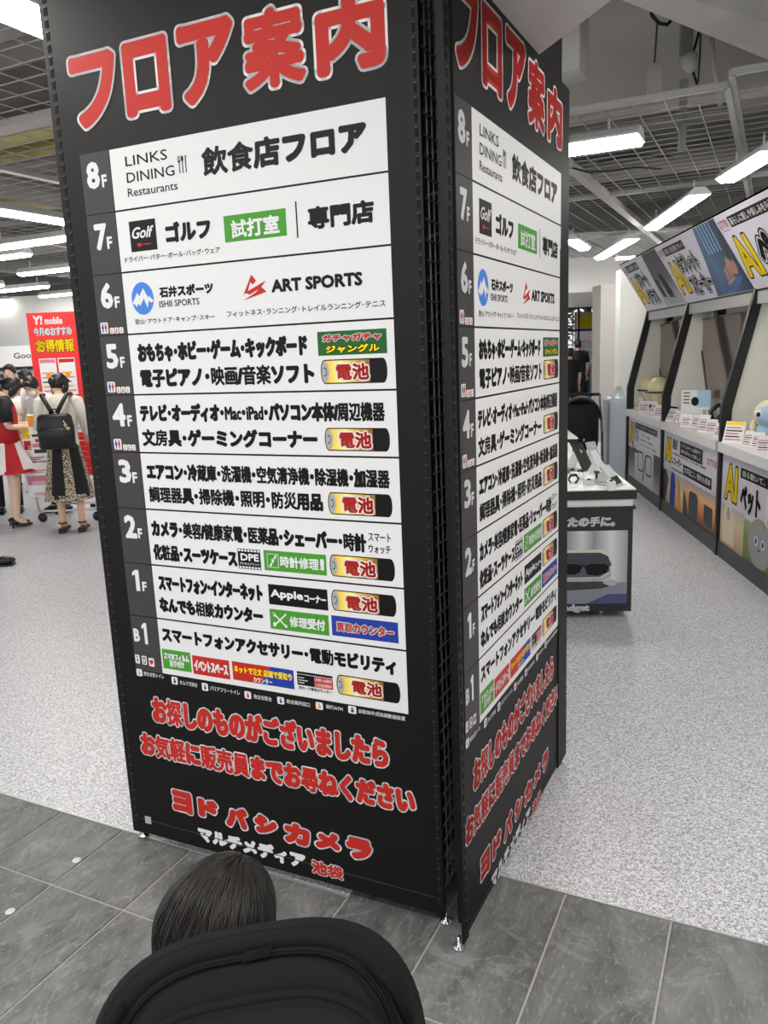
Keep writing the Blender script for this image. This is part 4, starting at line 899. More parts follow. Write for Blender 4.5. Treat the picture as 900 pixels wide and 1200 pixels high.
# ------------------------------------------------------------------ gadget display tables
def display_table(mw, x0, depth, label, full):
    t = thing('display_table', label, 'display table', mw=mw); I = Matrix()
    b = MB(); b.box((x0, 0, .735), (0, depth, .782), WHITEP); b.box((x0, -.004, .724), (.004, depth+.004, .776), BLKLAM); b.box((x0-.0, .004, .7755), (-.004, depth-.004, .7825), WHITEP); b.build('table_top', t, I)
    b = MB(); b.box((x0, .012, .682), (-.014, depth-.012, .724), WHITEP); b.build('apron', t, I)
    b = MB(); b.box((x0, -.004, .665), (.0, depth, .682), BLKLAM); b.build('ledge', t, I)
    b = MB(); b.box((x0, .01, .05), (-.012, depth-.01, .665), BLKLAM); fp = b.build('cabinet', t, I)
    for k, y in enumerate((.1, depth-.1)):
        for x in (-.17, x0+.15):
            b = MB(); b.lathe([(0, -.012), (.024, -.012), (.026, 0), (.024, .012), (0, .012)], CHROME, 14); b.build('caster', t, Matrix.Translation((x, y, .026)) @ Matrix.Rotation(pi/2, 4, 'Y'))
            b = MB(); b.box((x-.016, y-.012, .03), (x+.016, y+.012, .055), CHROME); b.build('caster_fork', t, I)
    return t, fp
TM = Matrix.Translation((1.44, 4.42, 0)) @ Matrix.Rotation(-WA, 4, 'Z')
tb, fp = display_table(TM, -1.55, 1.5, 'black and white gadget display table behind the tower with sunglasses poster', True)
X_ = lambda px: (px-746)*.00484
Z_ = lambda py: .78-(py-574)*.00507
MPf = Matrix.Translation((0, .0095, 0))
p = Print(); p.rect(X_(640), Z_(708.5), X_(738), Z_(621.5), grad_mat('photo_curtain', [(0, (196, 196, 200)), (.3, (150, 150, 156)), (.45, (205, 205, 208)), (.6, (140, 140, 148)), (.8, (210, 210, 212)), (1, (150, 150, 155))], axis=0), 1)
p.rect(X_(640), Z_(708.5), X_(738), Z_(683), mat('photo_steel', (126, 130, 140), .5), 1.5); p.poly([(X_(690), Z_(708.5)), (X_(738), Z_(708.5)), (X_(738), Z_(697)), (X_(715), Z_(697))], mat('photo_navy', (64, 70, 110), .5), 2); p.build('poster', fp, MPf)
p = Print(); Q = lambda L: [(X_(655+x/6.67), Z_(560+y/6.67)) for x, y in L]
p.poly(Q([(0, 560), (350, 558), (410, 580), (440, 640), (436, 740), (430, 780), (0, 790)]), mat('photo_ivory', (206, 200, 190), .5), 3)
p.poly(Q([(0, 580), (340, 582), (400, 610), (430, 680), (410, 700), (0, 690)]), mat('photo_case', (58, 56, 70), .5), 3.5)
p.poly(Q([(0, 690), (415, 700), (418, 730), (340, 775), (0, 778)]), mat('photo_case2', (80, 80, 92), .5), 4)
p.poly(Q([(50, 690), (90, 668), (170, 672), (200, 690), (180, 735), (140, 755), (80, 750), (50, 725)]), PBLACK, 5); p.poly(Q([(215, 690), (260, 670), (380, 672), (410, 695), (390, 740), (320, 765), (240, 755)]), PBLACK, 5); p.poly(Q([(195, 678), (220, 678), (220, 690), (195, 690)]), PBLACK, 5)
p.poly(Q([(0, 780), (350, 785), (430, 730), (425, 780), (360, 805), (0, 812)]), PSILVER, 4.5); p.poly(Q([(360, 825), (420, 790), (480, 815), (470, 840), (420, 850)]), PSILVER, 4.2); p.poly(Q([(0, 812), (360, 812), (430, 845), (350, 868), (0, 885)]), PGREY, 4)
p.build('poster_picture', fp, MPf)
p = Print(); p.text('あなたの手に。', X_(722)-.055*7.1, Z_(617), X_(723), Z_(604.5), PWHITE, 2, .005, shear=.15); p.text('Gadget', X_(653), Z_(719.5), X_(694), Z_(709), PWHITE, 2, .004); p.build('lettering', fp, MPf)
tb2, _ = display_table(Matrix.Translation((1.76, 7.0, 0)) @ Matrix.Rotation(-WA, 4, 'Z'), -1.3, 1.2, 'second white-topped display table farther back, mostly hidden by the first', False)
def on_table(px, py, z=.7825):
    return on_z(px, py, z)
PHB = mat('phone_black', (18, 18, 22), .12); CLEAR = mat('clear_acrylic', (214, 220, 222), .08, spec=.8)
def leaning(px, py, w_, h, yaw, tilt, m, label, name='phone', stand=True, tag_=None, cat=None):
    o = on_table(px, py); t = thing(name, label, cat or name.replace('_', ' '), mw=Matrix.Translation(o) @ Matrix.Rotation(yaw, 4, 'Z'))
    T = Matrix.Rotation(-tilt, 4, 'X'); b = MB(); b.box((-w_/2, -.004, 0), (w_/2, .004, h), m); pan = b.build('panel', t, T @ Matrix.Translation((0, 0, .004)))
    if tag_: b = MB(); b.box((-w_*.45, -.0065, h*.05), (w_*.45, -.0045, h*.42), tag_); b.build('tag', pan, Matrix())
    if stand: b = MB(); b.bar((0, sin(tilt)*h*.8, cos(tilt)*h*.8), (0, sin(tilt)*h*.8+h*.35, .002), .008, CLEAR, w_*.5); b.box((-w_/2, -.02, 0), (w_/2, sin(tilt)*h*.8+h*.35, .004), CLEAR); b.build('stand', t, Matrix())
    return t
leaning(690, 552, .12, .20, .75, .5, PHB, 'large black tablet leaning on the display table', 'tablet')
leaning(706, 548, .08, .13, .8, .6, CLEAR, 'clear acrylic price stand behind the tablet', 'price_stand', tag_=BLKLAM, cat='price stand')
leaning(712, 556, .1, .13, .9, .7, CLEAR, 'clear acrylic price stand with black tag, second from the table corner', 'price_stand', tag_=BLKLAM, cat='price stand')
leaning(726, 569, .11, .14, .9, .7, CLEAR, 'clear acrylic price stand with black tag at the table corner', 'price_stand', tag_=BLKLAM, cat='price stand')
leaning(668, 540, .1, .14, .4, .6, CLEAR, 'clear acrylic price stand next to the tower post', 'price_stand', tag_=CARDW, cat='price stand')
leaning(698, 536, .09, .12, .5, .5, PSILVER, 'silver backed phone standing behind the tablet', 'phone')
leaning(684, 530, .09, .14, -.3, .4, PHB, 'dark phone at the rear of the display table', 'phone')
for k, (px, py, a, lb) in enumerate([(672, 566, .2, 'black smart watch lying at the front of the display table'), (681, 561, .9, 'pale smart watch behind the black one'), (699, 562, 1.4, 'grey smart band in the middle of the table')]):
    o = on_table(px, py); t = thing('smart_watch', lb, 'watch', mw=Matrix.Translation(o) @ Matrix.Rotation(a, 4, 'Z')); m_ = [BLKLAM, CARDW, PGREY][k]
    b = MB(); b.tube([(.03*cos(q), 0, .024+.024*sin(q)) for q in [radians(x) for x in range(-70, 260, 30)]], .006, m_, 6); b.build('strap', t, Matrix()); b = MB(); b.box((-.018, -.016, .043), (.018, .016, .054), PHB); b.build('case', t, Matrix())
for k, (px, py) in enumerate([(676, 546), (704, 566), (664, 552), (712, 568)]):
    o = on_table(px, py); b = MB(); R_ = random.Random(k); pts = []
    for i in range(14): a = i*.9+k; pts.append((o.x+.045*cos(a)*(1+.3*R_.random()), o.y+.05*sin(a)*(1+.3*R_.random()), o.z+.006+.004*(i % 3)))
    b.tube(pts, .003, [WHITEP, PSILVER, BLKLAM, WHITEP][k], 5); b.build('cable', label=['white coiled tether cable beside the tablet', 'silver coiled tether cable at the front of the table', 'black coiled tether cable next to the tower post', 'thin white tether cable by the corner price stand'][k], cat='cable')
for k, (px, py) in enumerate([(666, 558), (690, 568), (676, 535), (716, 574)]):
    o = on_table(px, py); b = MB(); b.rr = None; b.box((-.03, -.02, 0), (.03, .02, .02+.01*k), [CARDW, CLEAR, PGREY, CARDW][k], Matrix.Translation(o) @ Matrix.Rotation(.5*k, 4, 'Z')); b.ball((o.x, o.y, o.z+.02+.01*k), (.014, .014, .008), BLKLAM); b.build('earphone_case', label=['white earphone case beside the tower post', 'clear earphone case at the front of the table', 'tall grey earphone case at the rear of the table', 'white earphone case near the table corner'][k], cat='earphones')
leaning_t2 = on_z(664, 498, .7825)
t = thing('tablet', 'white framed tablet leaning on the second display table', 'tablet', mw=Matrix.Translation(Vector((1.62, 7.25, .7825))) @ Matrix.Rotation(.9, 4, 'Z'))
b = MB(); b.box((-.09, 0, 0), (.09, .008, .2), CARDW, Matrix.Rotation(-.5, 4, 'X')); b.build('panel', t, Matrix()); b = MB(); b.bar((0, .09, .15), (0, .16, .0), .008, CLEAR, .05); b.build('stand', t, Matrix())
# pale freestanding stand at the end of the shelf wall
t = thing('promotion_stand', 'pale blue-white lit stand box at the far end of the shelf wall', 'stand', mw=Matrix.Translation((2.76, 9.5, 0)) @ Matrix.Rotation(-WA, 4, 'Z'))
b = MB(); b.box((0, 0, 0), (.19, .35, .95), mat('pale_stand', (214, 224, 236), .4)); b.build('body', t, Matrix()); b = MB(); b.box((-.03, .02, .02), (0, .33, .93), PSILVER); b.build('side_rail', t, Matrix()); b = MB(); b.bar((.03, .1, .95), (.12, .1, 1.08), .012, CLEAR, .06); b.bar((.12, .1, 1.08), (.17, .1, .95), .012, CLEAR, .06); b.ball((.06, .2, .98), .03, PSILVER); b.ball((.14, .2, .97), .02, CLEAR); b.build('acrylic_holder', t, Matrix())
# walls, pillar and soffit beyond
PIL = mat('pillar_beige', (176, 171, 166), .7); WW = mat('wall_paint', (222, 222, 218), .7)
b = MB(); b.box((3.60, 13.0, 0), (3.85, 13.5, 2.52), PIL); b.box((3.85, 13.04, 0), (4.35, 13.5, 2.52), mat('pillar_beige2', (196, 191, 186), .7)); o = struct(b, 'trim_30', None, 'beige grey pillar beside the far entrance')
b = MB(); b.box((3.10, 10.3, 0), (8, 10.5, 2.5), WW); struct(b, 'wall_back', None, 'white wall closing the end of the shelf wall')
b = MB(); b.box((2.45, 13.6, 2.45), (14, 19, 3.4), mat('soffit_plaster', (236, 235, 232), .8)); b.box((-1, 13.6, 2.85), (2.45, 19, 3.4), mat('soffit_plaster', (236, 235, 232), .8)); struct(b, 'trim_31', None, 'white dropped ceiling over the far entrance')
b = MB(); b.box((.46, -.75, 0), (.6, 5.5, 2.2), WW); struct(b, 'wall_right', MW, 'white wall behind the shelf wall')
b = MB(); b.box((3.2, -9, 0), (3.4, 6.5, 3.2), mat('far_wall_grey', (128, 126, 122), .9)); struct(b, 'wall_right', MW, 'grey outer wall far behind the shelf wall')
b = MB(); b.box((-32, 15.2, 1.92), (-2.2, 15.4, 2.9), mat('back_band', (206, 206, 204), .7)); b.box((-32, 15.25, 0), (-2.2, 15.4, 1.92), WW); struct(b, 'wall_left', None, 'pale wall at the far left of the store')
b = MB(); b.box((-1.5, 19.2, 0), (3.2, 19.4, 3.2), WW); struct(b, 'wall_far', None, 'white wall behind the tower')
for x, y, z, lb in ((3.0, 16.2, 2.4, 'small tube light under the far white ceiling, nearer'), (3.6, 18.2, 2.4, 'small tube light under the far white ceiling, farther'), (1.6, 12.4, ZF, 'added far tube light in front of the white dropped ceiling'), (4.2, 12.2, ZF, 'added far tube light over the beige pillar'), (-3.2, 13, ZF, 'added far tube light before the phone wall, right'), (-6.2, 12.4, ZF, 'added far tube light before the phone wall, left')): fitting((x-.6, y, z), (x+.6, y, z), lb, .15)  # tubes before the dropped ceiling and phone wall are added to brighten them
# entrance glazing frames, greenery and advertisement beyond
t = thing('entrance_doors', 'dark framed glass entrance doors at the far right opening', 'door', (5.6, 22, 0))
for x in (-.9, -.1, .75, 1.6):
    b = MB(); b.box((x-.03, 0, 0), (x+.03, .06, 2.6), BLKLAM); b.build('mullion', t, Matrix())
for z in (1.95, 2.55):
    b = MB(); b.box((-.93, 0, z), (1.63, .06, z+.06), BLKLAM); b.build('rail', t, Matrix())
GL = mat('glass', (235, 245, 245), .02, trans=1.0)
for x in (-.87, -.07, .78):
    b = MB(); b.box((x+.01, .02, .05), (x+.77, .03, 1.95), GL); b.build('pane', t, Matrix())
LEAF = mat('leaf', (160, 200, 95), .6, noise=.3, nscale=3); BARK = mat('bark', (86, 70, 54), .9)
for k, (x, y, h) in enumerate([(7.6, 29, 4.6), (13.5, 38, 5.4), (8.2, 41, 4.8)]):
    t = thing('street_tree', ['green street tree straight outside the entrance', 'taller green street tree farther right outside', 'green street tree leftmost outside the entrance'][k], 'tree', (x, y, 0))
    b = MB(); b.tube([(0, 0, 0), (.05, 0, h*.5), (0, .05, h*.8)], [.14, .1, .04], BARK, 8); b.build('trunk', t, Matrix())
    b = MB(); R_ = random.Random(k)
    for i in range(900):
        v = Vector((R_.gauss(0, .75), R_.gauss(0, .75), h*.62+R_.gauss(0, .9))); a = R_.random()*6.28; s_ = .1+.1*R_.random(); dx = Vector((cos(a), sin(a), R_.uniform(-.5, .5)))*s_; dy = Vector((-sin(a), cos(a), R_.uniform(-.5, .5)))*s_*.6
        b.add([v-dx, v+dy, v+dx, v-dy], [(0, 1, 2, 3)], LEAF)
    b.build('foliage', t, Matrix(), kind='stuff')
t = thing('street_banner', 'pink and yellow advertising banner outside the entrance', 'banner', (6.62, 25.6, 0))
b = MB(); b.box((-.35, 0, .4), (.45, .03, 2.6), mat('banner_pink', (236, 190, 196), .6)); bn = b.build('sheet', t, Matrix()); p = Print(); p.rect(-.3, 2.1, .4, 2.5, PYEL, 2); p.disc(.05, 1.6, .22, .16, PRED, 2); p.rect(-.3, .8, .4, 1.1, PPINK, 2); p.build('banner_print', bn, Matrix()); b = MB(); b.bar((-.4, .015, 0), (-.4, .015, 2.7), .04, PSILVER); b.bar((.5, .015, 0), (.5, .015, 2.7), .04, PSILVER); b.build('pole', t, Matrix())
# ------------------------------------------------------------------ far left of the store: phone wall, red board, carts
t = thing('phone_wall', 'long white illuminated phone counter wall at the far left', 'counter', (-9.5, 14.2, 0))
b = MB(); b.box((0, 0, 1.62), (6.6, .3, 1.98), mat('fascia_white', (232, 232, 232), .4)); fb = b.build('fascia', t, Matrix())
b = MB(); b.box((0, -.01, 1.56), (6.6, .3, 1.62), BLKLAM); b.build('black_edge', t, Matrix()); b = MB(); b.box((0, .1, .9), (6.6, .3, 1.56), mat('panel_white', (220, 224, 228), .4)); pb = b.build('back_panel', t, Matrix()); b = MB(); b.box((0, -.3, 0), (6.6, .3, .9), WHITEP); b.build('base', t, Matrix())
p = Print()
for k, x in enumerate((.56, 1.41, 2.26, 3.11, 3.96)): p.text('Google', x, 1.73, x+.5, 1.86, PGREY, 2, .002)
p.build('lettering', fb, Matrix())
p = Print()
for k in range(6): p.rect(.3+k*1.05, 1.02, .75+k*1.05, 1.5, [PSILVER, PLBLUE, GRADG, PSILVER, mat('photo_peach', (232, 200, 180), .5), PSILVER][k], 1)
p.build('poster', pb, Matrix.Translation((0, .1, 0)))
t = thing('phone_wall_arch', 'dark grey slanted arch frame in front of the phone wall', 'frame', (-5.52, 13.6, 0))
b = MB(); b.bar((0, 0, 0), (-.05, 0, 1.66), .05, PLINTH); b.bar((-.05, 0, 1.66), (.08, 0, 1.66), .05, PLINTH); b.bar((.08, 0, 1.66), (.3, 0, 0), .05, PLINTH); b.build('frame', t, Matrix())
# red board
BM = Matrix.Translation((-3.88, 9.06, 0)) @ Matrix.Rotation(.02, 4, 'Z') @ Matrix.Diagonal((.78, 1, 1, 1))
t = thing('promotion_board', 'tall red promotion board with yellow lettering left of the tower', 'board', mw=BM)
RED2 = mat('board_red', (226, 40, 40), .45)
b = MB(); b.box((0, 0, .35), (.78, .04, 2.19), RED2); bd = b.build('panel', t, Matrix()); b = MB(); b.box((.05, -.15, 0), (.12, .25, .04), BLKLAM); b.box((.66, -.15, 0), (.73, .25, .04), BLKLAM); b.bar((.085, .05, .02), (.085, .05, .5), .03, BLKLAM); b.bar((.695, .05, .02), (.695, .05, .5), .03, BLKLAM); b.build('stand', t, Matrix())
p = Print(); p.text('Y!', .09, 2.06, .22, 2.16, PWHITE, 2, .006, shear=.1); p.text('mobile', .25, 2.06, .5, 2.14, PWHITE, 2, .003); p.build('board_lettering', bd, Matrix())
p = Print(); p.text('今月のおすすめ', .07, 1.93, .62, 2.04, PWHITE, 2, .006, PBLACK, .004); p.build('board_lettering', bd, Matrix())
p = Print(); p.text('お得情報', .08, 1.745, .64, 1.91, PYEL, 2, .009, PBLACK, .006); p.build('board_lettering', bd, Matrix())
for (u0, v0, u1, v1, hd_) in ((.1, 1.28, .34, 1.69, PPINK), (.37, 1.28, .61, 1.69, PRED), (.1, .85, .34, 1.2, PPINK), (.37, .85, .61, 1.2, PPINK)):
    p = Print(); p.rect(u0, v0, u1, v1, PWHITE, 2); p.rect(u0+.01, v1-.05, u1-.01, v1-.01, hd_, 3)
    for k in range(5): p.rect(u0+.02, v0+.04+.05*k, u1-.02-.03*(k % 3), v0+.055+.05*k, [PPINK, PORANGE, PGREY][k % 3], 3)
    p.disc((u0+u1)/2, (v0+v1)/2+.02, .04, .03, PORANGE, 3.5); p.build('leaflet', bd, Matrix())
# cart with promotion placards
def cart(x, y, yaw, label):
    t = thing('shopping_cart', label, 'cart', (x, y, 0), yaw)
    b = MB(); g = CHROME
    for z in (.38, .5, .62, .74, .85):
        f = (z-.38)/.47*.05; b.bar((-.22-f, -.35-f, z), (.22+f, -.35-f, z), .006, g); b.bar((-.22-f, .3+f, z), (.22+f, .3+f, z), .006, g); b.bar((-.22-f, -.35-f, z), (-.22-f, .3+f, z), .006, g); b.bar((.22+f, -.35-f, z), (.22+f, .3+f, z), .006, g)
    for k in range(10): 
        x_ = -.22+.44*k/9; b.bar((x_, -.35, .38), (x_*1.2, -.4, .85), .004, g); b.bar((x_, .3, .38), (x_*1.2, .35, .85), .004, g); b.bar((x_, -.35, .38), (x_, .3, .38), .004, g)
    b.build('basket', t, Matrix(), kind='stuff')
    b = MB()
    for s_ in (-1, 1): b.bar((s_*.2, -.35, .12), (s_*.2, .3, .12), .02, g); b.bar((s_*.2, .3, .12), (s_*.2, .35, .95), .02, g); b.bar((s_*.2, -.33, .12), (s_*.2, -.33, .4), .02, g)
    b.bar((-.22, .37, .95), (.22, .37, .95), .03, BLKLAM); b.build('frame', t, Matrix())
    for sx in (-.2, .2):
        for sy in (-.32, .27):
            b = MB(); b.lathe([(0, -.012), (.045, -.012), (.05, 0), (.045, .012), (0, .012)], BLKLAM, 14); b.build('wheel', t, Matrix.Translation((sx, sy, .05)) @ Matrix.Rotation(pi/2, 4, 'Y'))
    return t
cart(-3.3, 8.33, 1.5, 'chrome wire shopping cart behind the uniformed clerk')
def placard(x, y, z0, z1, w_, yaw, tilt, label, cols):
    t = thing('placard', label, 'placard', (x, y, z0), yaw); h = z1-z0; T = Matrix.Rotation(-tilt, 4, 'X')
    b = MB(); b.box((-w_/2, 0, 0), (w_/2, .008, h), CARDW); s_ = b.build('sheet', t, T); p = Print()
    for k, c in enumerate(cols):
        v = h*(1-(k+1)/len(cols)); p.rect(-w_*.44, v+h*.02, w_*.44, v+h/len(cols)*.86, c, 1); 
        for j in range(2): p.rect(-w_*.3, v+h*.05+j*h*.05, w_*(.1+.15*j), v+h*.07+j*h*.05, PWHITE if k % 2 else PRED, 2)
    p.build('sheet_print', s_, T @ Matrix() if False else Matrix())
placard(-3.47, 7.98, .3, .66, .3, .1, -.15, 'white promotion sheet hung low on the cart front', [CARDW, PPINK, CARDW])
placard(-3.50, 8.02, .66, 1.0, .27, .05, 0, 'yellow and red promotion sheet above the low white one', [PYEL, PRED, CARDW])
# ------------------------------------------------------------------ people
def skin_mesh(name, verts, edges, radii, m, parent, root=0, sub=2):
    me = bpy.data.meshes.new(name); me.from_pydata([tuple(v) for v in verts], edges, []); o = bpy.data.objects.new(name, me); C.objects.link(o)
    md = o.modifiers.new('s', 'SKIN'); md.use_smooth_shade = True
    for i, r in enumerate(radii):
        sv = me.skin_vertices[0].data[i]; sv.radius = (r, r) if not isinstance(r, tuple) else r; sv.use_root = (i == root)
    ms = o.modifiers.new('u', 'SUBSURF'); ms.levels = sub; ms.render_levels = sub
    m2 = bpy.data.meshes.new_from_object(o.evaluated_get(bpy.context.evaluated_depsgraph_get())); bpy.data.objects.remove(o)
    m2.materials.clear(); m2.materials.append(m); m2.polygons.foreach_set('use_smooth', [True]*len(m2.polygons))
    return link(name, m2, parent, Matrix())
def loft(b, rings, m, n=18, cap=True, wav=0.0, nw=9):
    vs = []
    for i, (c, ax, ay) in enumerate(rings):
        c = Vector(c); ax = Vector(ax); ay = Vector(ay)
        for k in range(n):
            a = 2*pi*k/n; w_ = 1+wav*(i/(len(rings)-1))*sin(nw*a); vs.append(c+ax*cos(a)*w_+ay*sin(a)*w_)
    fs = [(i*n+k, i*n+(k+1) % n, (i+1)*n+(k+1) % n, (i+1)*n+k) for i in range(len(rings)-1) for k in range(n)]
    if cap: fs += [tuple(range(n))[::-1], tuple((len(rings)-1)*n+k for k in range(n))]
    b.add(vs, fs, m, True)
def head_parts(t, c, M, s=1.0, skin=SKIN, hair=HAIR, style='short', mask=False):
    """head with face and hair; M rotates the head, c is its centre"""
    MM = Matrix.Translation(c) @ M @ Matrix.Diagonal((s, s, s, 1))
    b = MB(); b.ball((0, .004, -.004), (.073, .088, .108), skin, 20, 14); b.ball((0, .045, -.075), (.04, .035, .03), skin, 12, 8)
    b.ball((0, .095, -.018), (.011, .014, .02), skin, 8, 6)
    for s_ in (-1, 1): b.ball((s_*.075, -.005, -.02), (.009, .018, .028), skin, 8, 6)
    h = b.build('head', t, MM)
    b = MB()
    for s_ in (-1, 1):
        b.ball((s_*.03, .083, .006), (.011, .006, .006), CARDW, 8, 5); b.ball((s_*.03, .088, .006), (.005, .003, .005), HAIR, 6, 4); b.box((s_*.03-.014, .082, .024), (s_*.03+.014, .09, .028), HAIR)
    b.ball((0, .088, -.052), (.02, .005, .006), mat('lips', (178, 110, 100), .5), 8, 5); b.build('face', h, Matrix())
    if mask: b = MB(); b.ball((0, .06, -.045), (.062, .05, .045), CARDW, 14, 8); b.build('face_mask', h, Matrix())
    b = MB(); b.ball((0, -.014, .022), (.086, .098, .105), hair, 20, 12); b.ball((0, .055, .075), (.06, .045, .03), hair, 12, 8)
    if style != 'short':
        for s_ in (-1, 1): b.ball((s_*.072, .02, -.02), (.018, .045, .075), hair, 10, 8)
    if style == 'bun': b.ball((0, -.1, .0), (.045, .04, .045), hair, 12, 8)
    if style == 'pony': b.tube([(0, -.09, .03), (0, -.14, 0), (0, -.15, -.1), (0, -.13, -.22)], [.02, .035, .03, .01], hair, 10)
    b.build('hair', h, Matrix())
    return h
def hand(b, w_, d, m, side, s=1.0):
    """palm and five fingers growing from wrist w_ along direction d"""
    w_ = Vector(w_); d = Vector(d).normalized(); u = Vector((0, 0, 1)) if abs(d.z) < .9 else Vector((0, 1, 0)); x = d.cross(u).normalized(); y = x.cross(d)
    b.tube([w_, w_+d*.03*s, w_+d*.08*s], [.022*s, .034*s, .032*s], m, 10)
    for k, (o, l) in enumerate(((-.027, .062), (-.009, .072), (.009, .068), (.027, .052))):
        p0 = w_+d*.075*s+x*o*s; p1 = p0+d*l*.5*s-y*.004*s; p2 = p0+d*l*.85*s-y*.022*s*side; b.tube([p0, p1, p2], [.009*s, .008*s, .006*s], m, 7)
    p0 = w_+d*.03*s+x*.026*s; b.tube([p0, p0+d*.025*s+x*.02*s, p0+d*.055*s+x*.022*s], [.011*s, .010*s, .007*s], m, 7)
BASEJ = dict(pel=(0, 0, .93), ch=(0, .01, 1.24), nk=(0, .015, 1.43), hd=(0, .035, 1.575), sh=(.17, 0, 1.39), el=(.21, -.02, 1.12), wr=(.22, .06, .88), hp=(.09, 0, .9), kn=(.1, .02, .5), an=(.1, -.02, .09))
def person(loc, yaw, label, H=1.7, top=SHIRTW, bottom=DARKCL, lean=0.0, nod=0.0, turn=0.0, arms=None, skirt=None, hair='short', skin=SKIN, mask=False, shoes=SHOE, sleeves='short', vest=None, legs=None, shoe_kind='shoe', collar=False, group=None):
    k = H/1.7; t = thing('person', label, 'person', loc, yaw, group)
    J = {n_: Vector(v) for n_, v in BASEJ.items()}
    R_ = Matrix.Rotation(-lean, 3, 'X'); pv = J['pel']
    up = lambda v: (R_ @ (Vector(v)-pv)) + pv
    def S(n_, s_): v = J[n_].copy(); v.x *= s_; return v
    sh = {s_: up(S('sh', s_)) for s_ in (-1, 1)}; el = {s_: up(S('el', s_)) for s_ in (-1, 1)}; wr = {s_: up(S('wr', s_)) for s_ in (-1, 1)}
    if arms:
        for s_ in arms: el[s_] = up(arms[s_][0]); wr[s_] = up(arms[s_][1])
    kn = {s_: S('kn', s_) for s_ in (-1, 1)}; an = {s_: S('an', s_) for s_ in (-1, 1)}; hp = {s_: S('hp', s_) for s_ in (-1, 1)}
    if legs:
        for s_ in legs: kn[s_] = Vector(legs[s_][0]); an[s_] = Vector(legs[s_][1])
    ch, nk, hd = up(J['ch']), up(J['nk']), up(J['hd'])
    hd = nk + Matrix.Rotation(-nod, 3, 'X') @ (hd-nk)
    V = [pv, ch, nk, nk.lerp(hd, .6)]; E_ = [(0, 1), (1, 2), (2, 3)]; Rr = [(.13, .1), (.14, .1), (.06, .055), .05]
    for s_ in (-1, 1):
        i = len(V); V += [sh[s_], el[s_], wr[s_]]; E_ += [(1, i), (i, i+1), (i+1, i+2)]; Rr += [.06, .042, .026]
        i = len(V); V += [hp[s_], kn[s_], an[s_], an[s_]+Vector((0, .11, -.055))]; E_ += [(0, i), (i, i+1), (i+1, i+2), (i+2, i+3)]; Rr += [.085, .056, .036, .03]
    Sc = Matrix.Diagonal((k, k, k, 1))
    V = [v*k for v in V]; Rr = [(r[0]*k, r[1]*k) if isinstance(r, tuple) else r*k for r in Rr]
    skin_mesh('body', V, E_, Rr, skin, t, 0, 1)
    b = MB()
    for s_ in (-1, 1): hand(b, wr[s_], (wr[s_]-el[s_]), skin, s_)
    b.build('hands', t, Sc)
    head_parts(t, hd*k, Matrix.Rotation(turn, 4, 'Z') @ Matrix.Rotation(-(lean+nod), 4, 'X'), k, skin, HAIR, hair, mask)
    X = Vector((1, 0, 0)); F_ = R_ @ Vector((0, 1, 0))
    b = MB(); z_ = lambda z, r, f: (up((0, .0, z)), X*r, F_*f)
    loft(b, [z_(.86, .165, .125), z_(.96, .16, .12), z_(1.08, .155, .118), z_(1.24, .175, .13), z_(1.36, .175, .115), z_(1.42, .12, .09), z_(1.455, .065, .065)], top)
    for s_ in (-1, 1):
        a = sh[s_]; e = el[s_]; wv = wr[s_]
        if sleeves == 'long': b.tube([a.lerp(Vector(up((0, 0, 1.38))), .3), a, e, wv.lerp(e, .1)], [.07, .075, .056, .04], top, 12)
        else: b.tube([a.lerp(Vector(up((0, 0, 1.38))), .3), a, a.lerp(e, .8)], [.07, .078, .066], top, 12)
    if collar: b.tube([up((.06*cos(q), .015+.06*sin(q), 1.45)) for q in [2*pi*i/12 for i in range(13)]], .014, top, 6)
    b.build('shirt', t, Sc)
    if vest: 
        b = MB(); loft(b, [z_(.93, .175, .135), z_(1.08, .168, .13), z_(1.24, .186, .14), z_(1.34, .16, .125), z_(1.40, .12, .1)], vest); b.build('vest', t, Sc)
    if skirt:
        b = MB(); z0 = skirt[1]; n_ = 6; rg = []
        for i in range(n_+1): f = i/n_; z = .99+(z0-.99)*f; rg.append(((0, 0, z), X*(.15+skirt[2]*f), Vector((0, 1, 0))*(.12+skirt[2]*f)))
        loft(b, rg, skirt[0], 54, False, skirt[3], 9); b.build('skirt', t, Sc)
        if len(skirt) > 4:
            b = MB(); f0 = .9; loft(b, [((0, 0, .99+(z0-.99)*f), X*(.152+skirt[2]*f+.002)*1, Vector((0, 1, 0))*(.122+skirt[2]*f+.002)) for f in (f0, 1.0)], skirt[4], 54, False, skirt[3], 9); b.build('skirt_hem', t, Sc)
    else:
        b = MB(); loft(b, [((0, 0, 1.0), X*.155, Vector((0, .12, 0))), ((0, 0, .9), X*.17, Vector((0, .125, 0))), ((0, 0, .8), X*.165, Vector((0, .12, 0)))], bottom)
        for s_ in (-1, 1): b.tube([hp[s_]-Vector((0, 0, .03)), hp[s_].lerp(kn[s_], .5), kn[s_], an[s_]+Vector((0, 0, .0))], [.088, .082, .066, .056], bottom, 12)
        b.build('trousers', t, Sc)
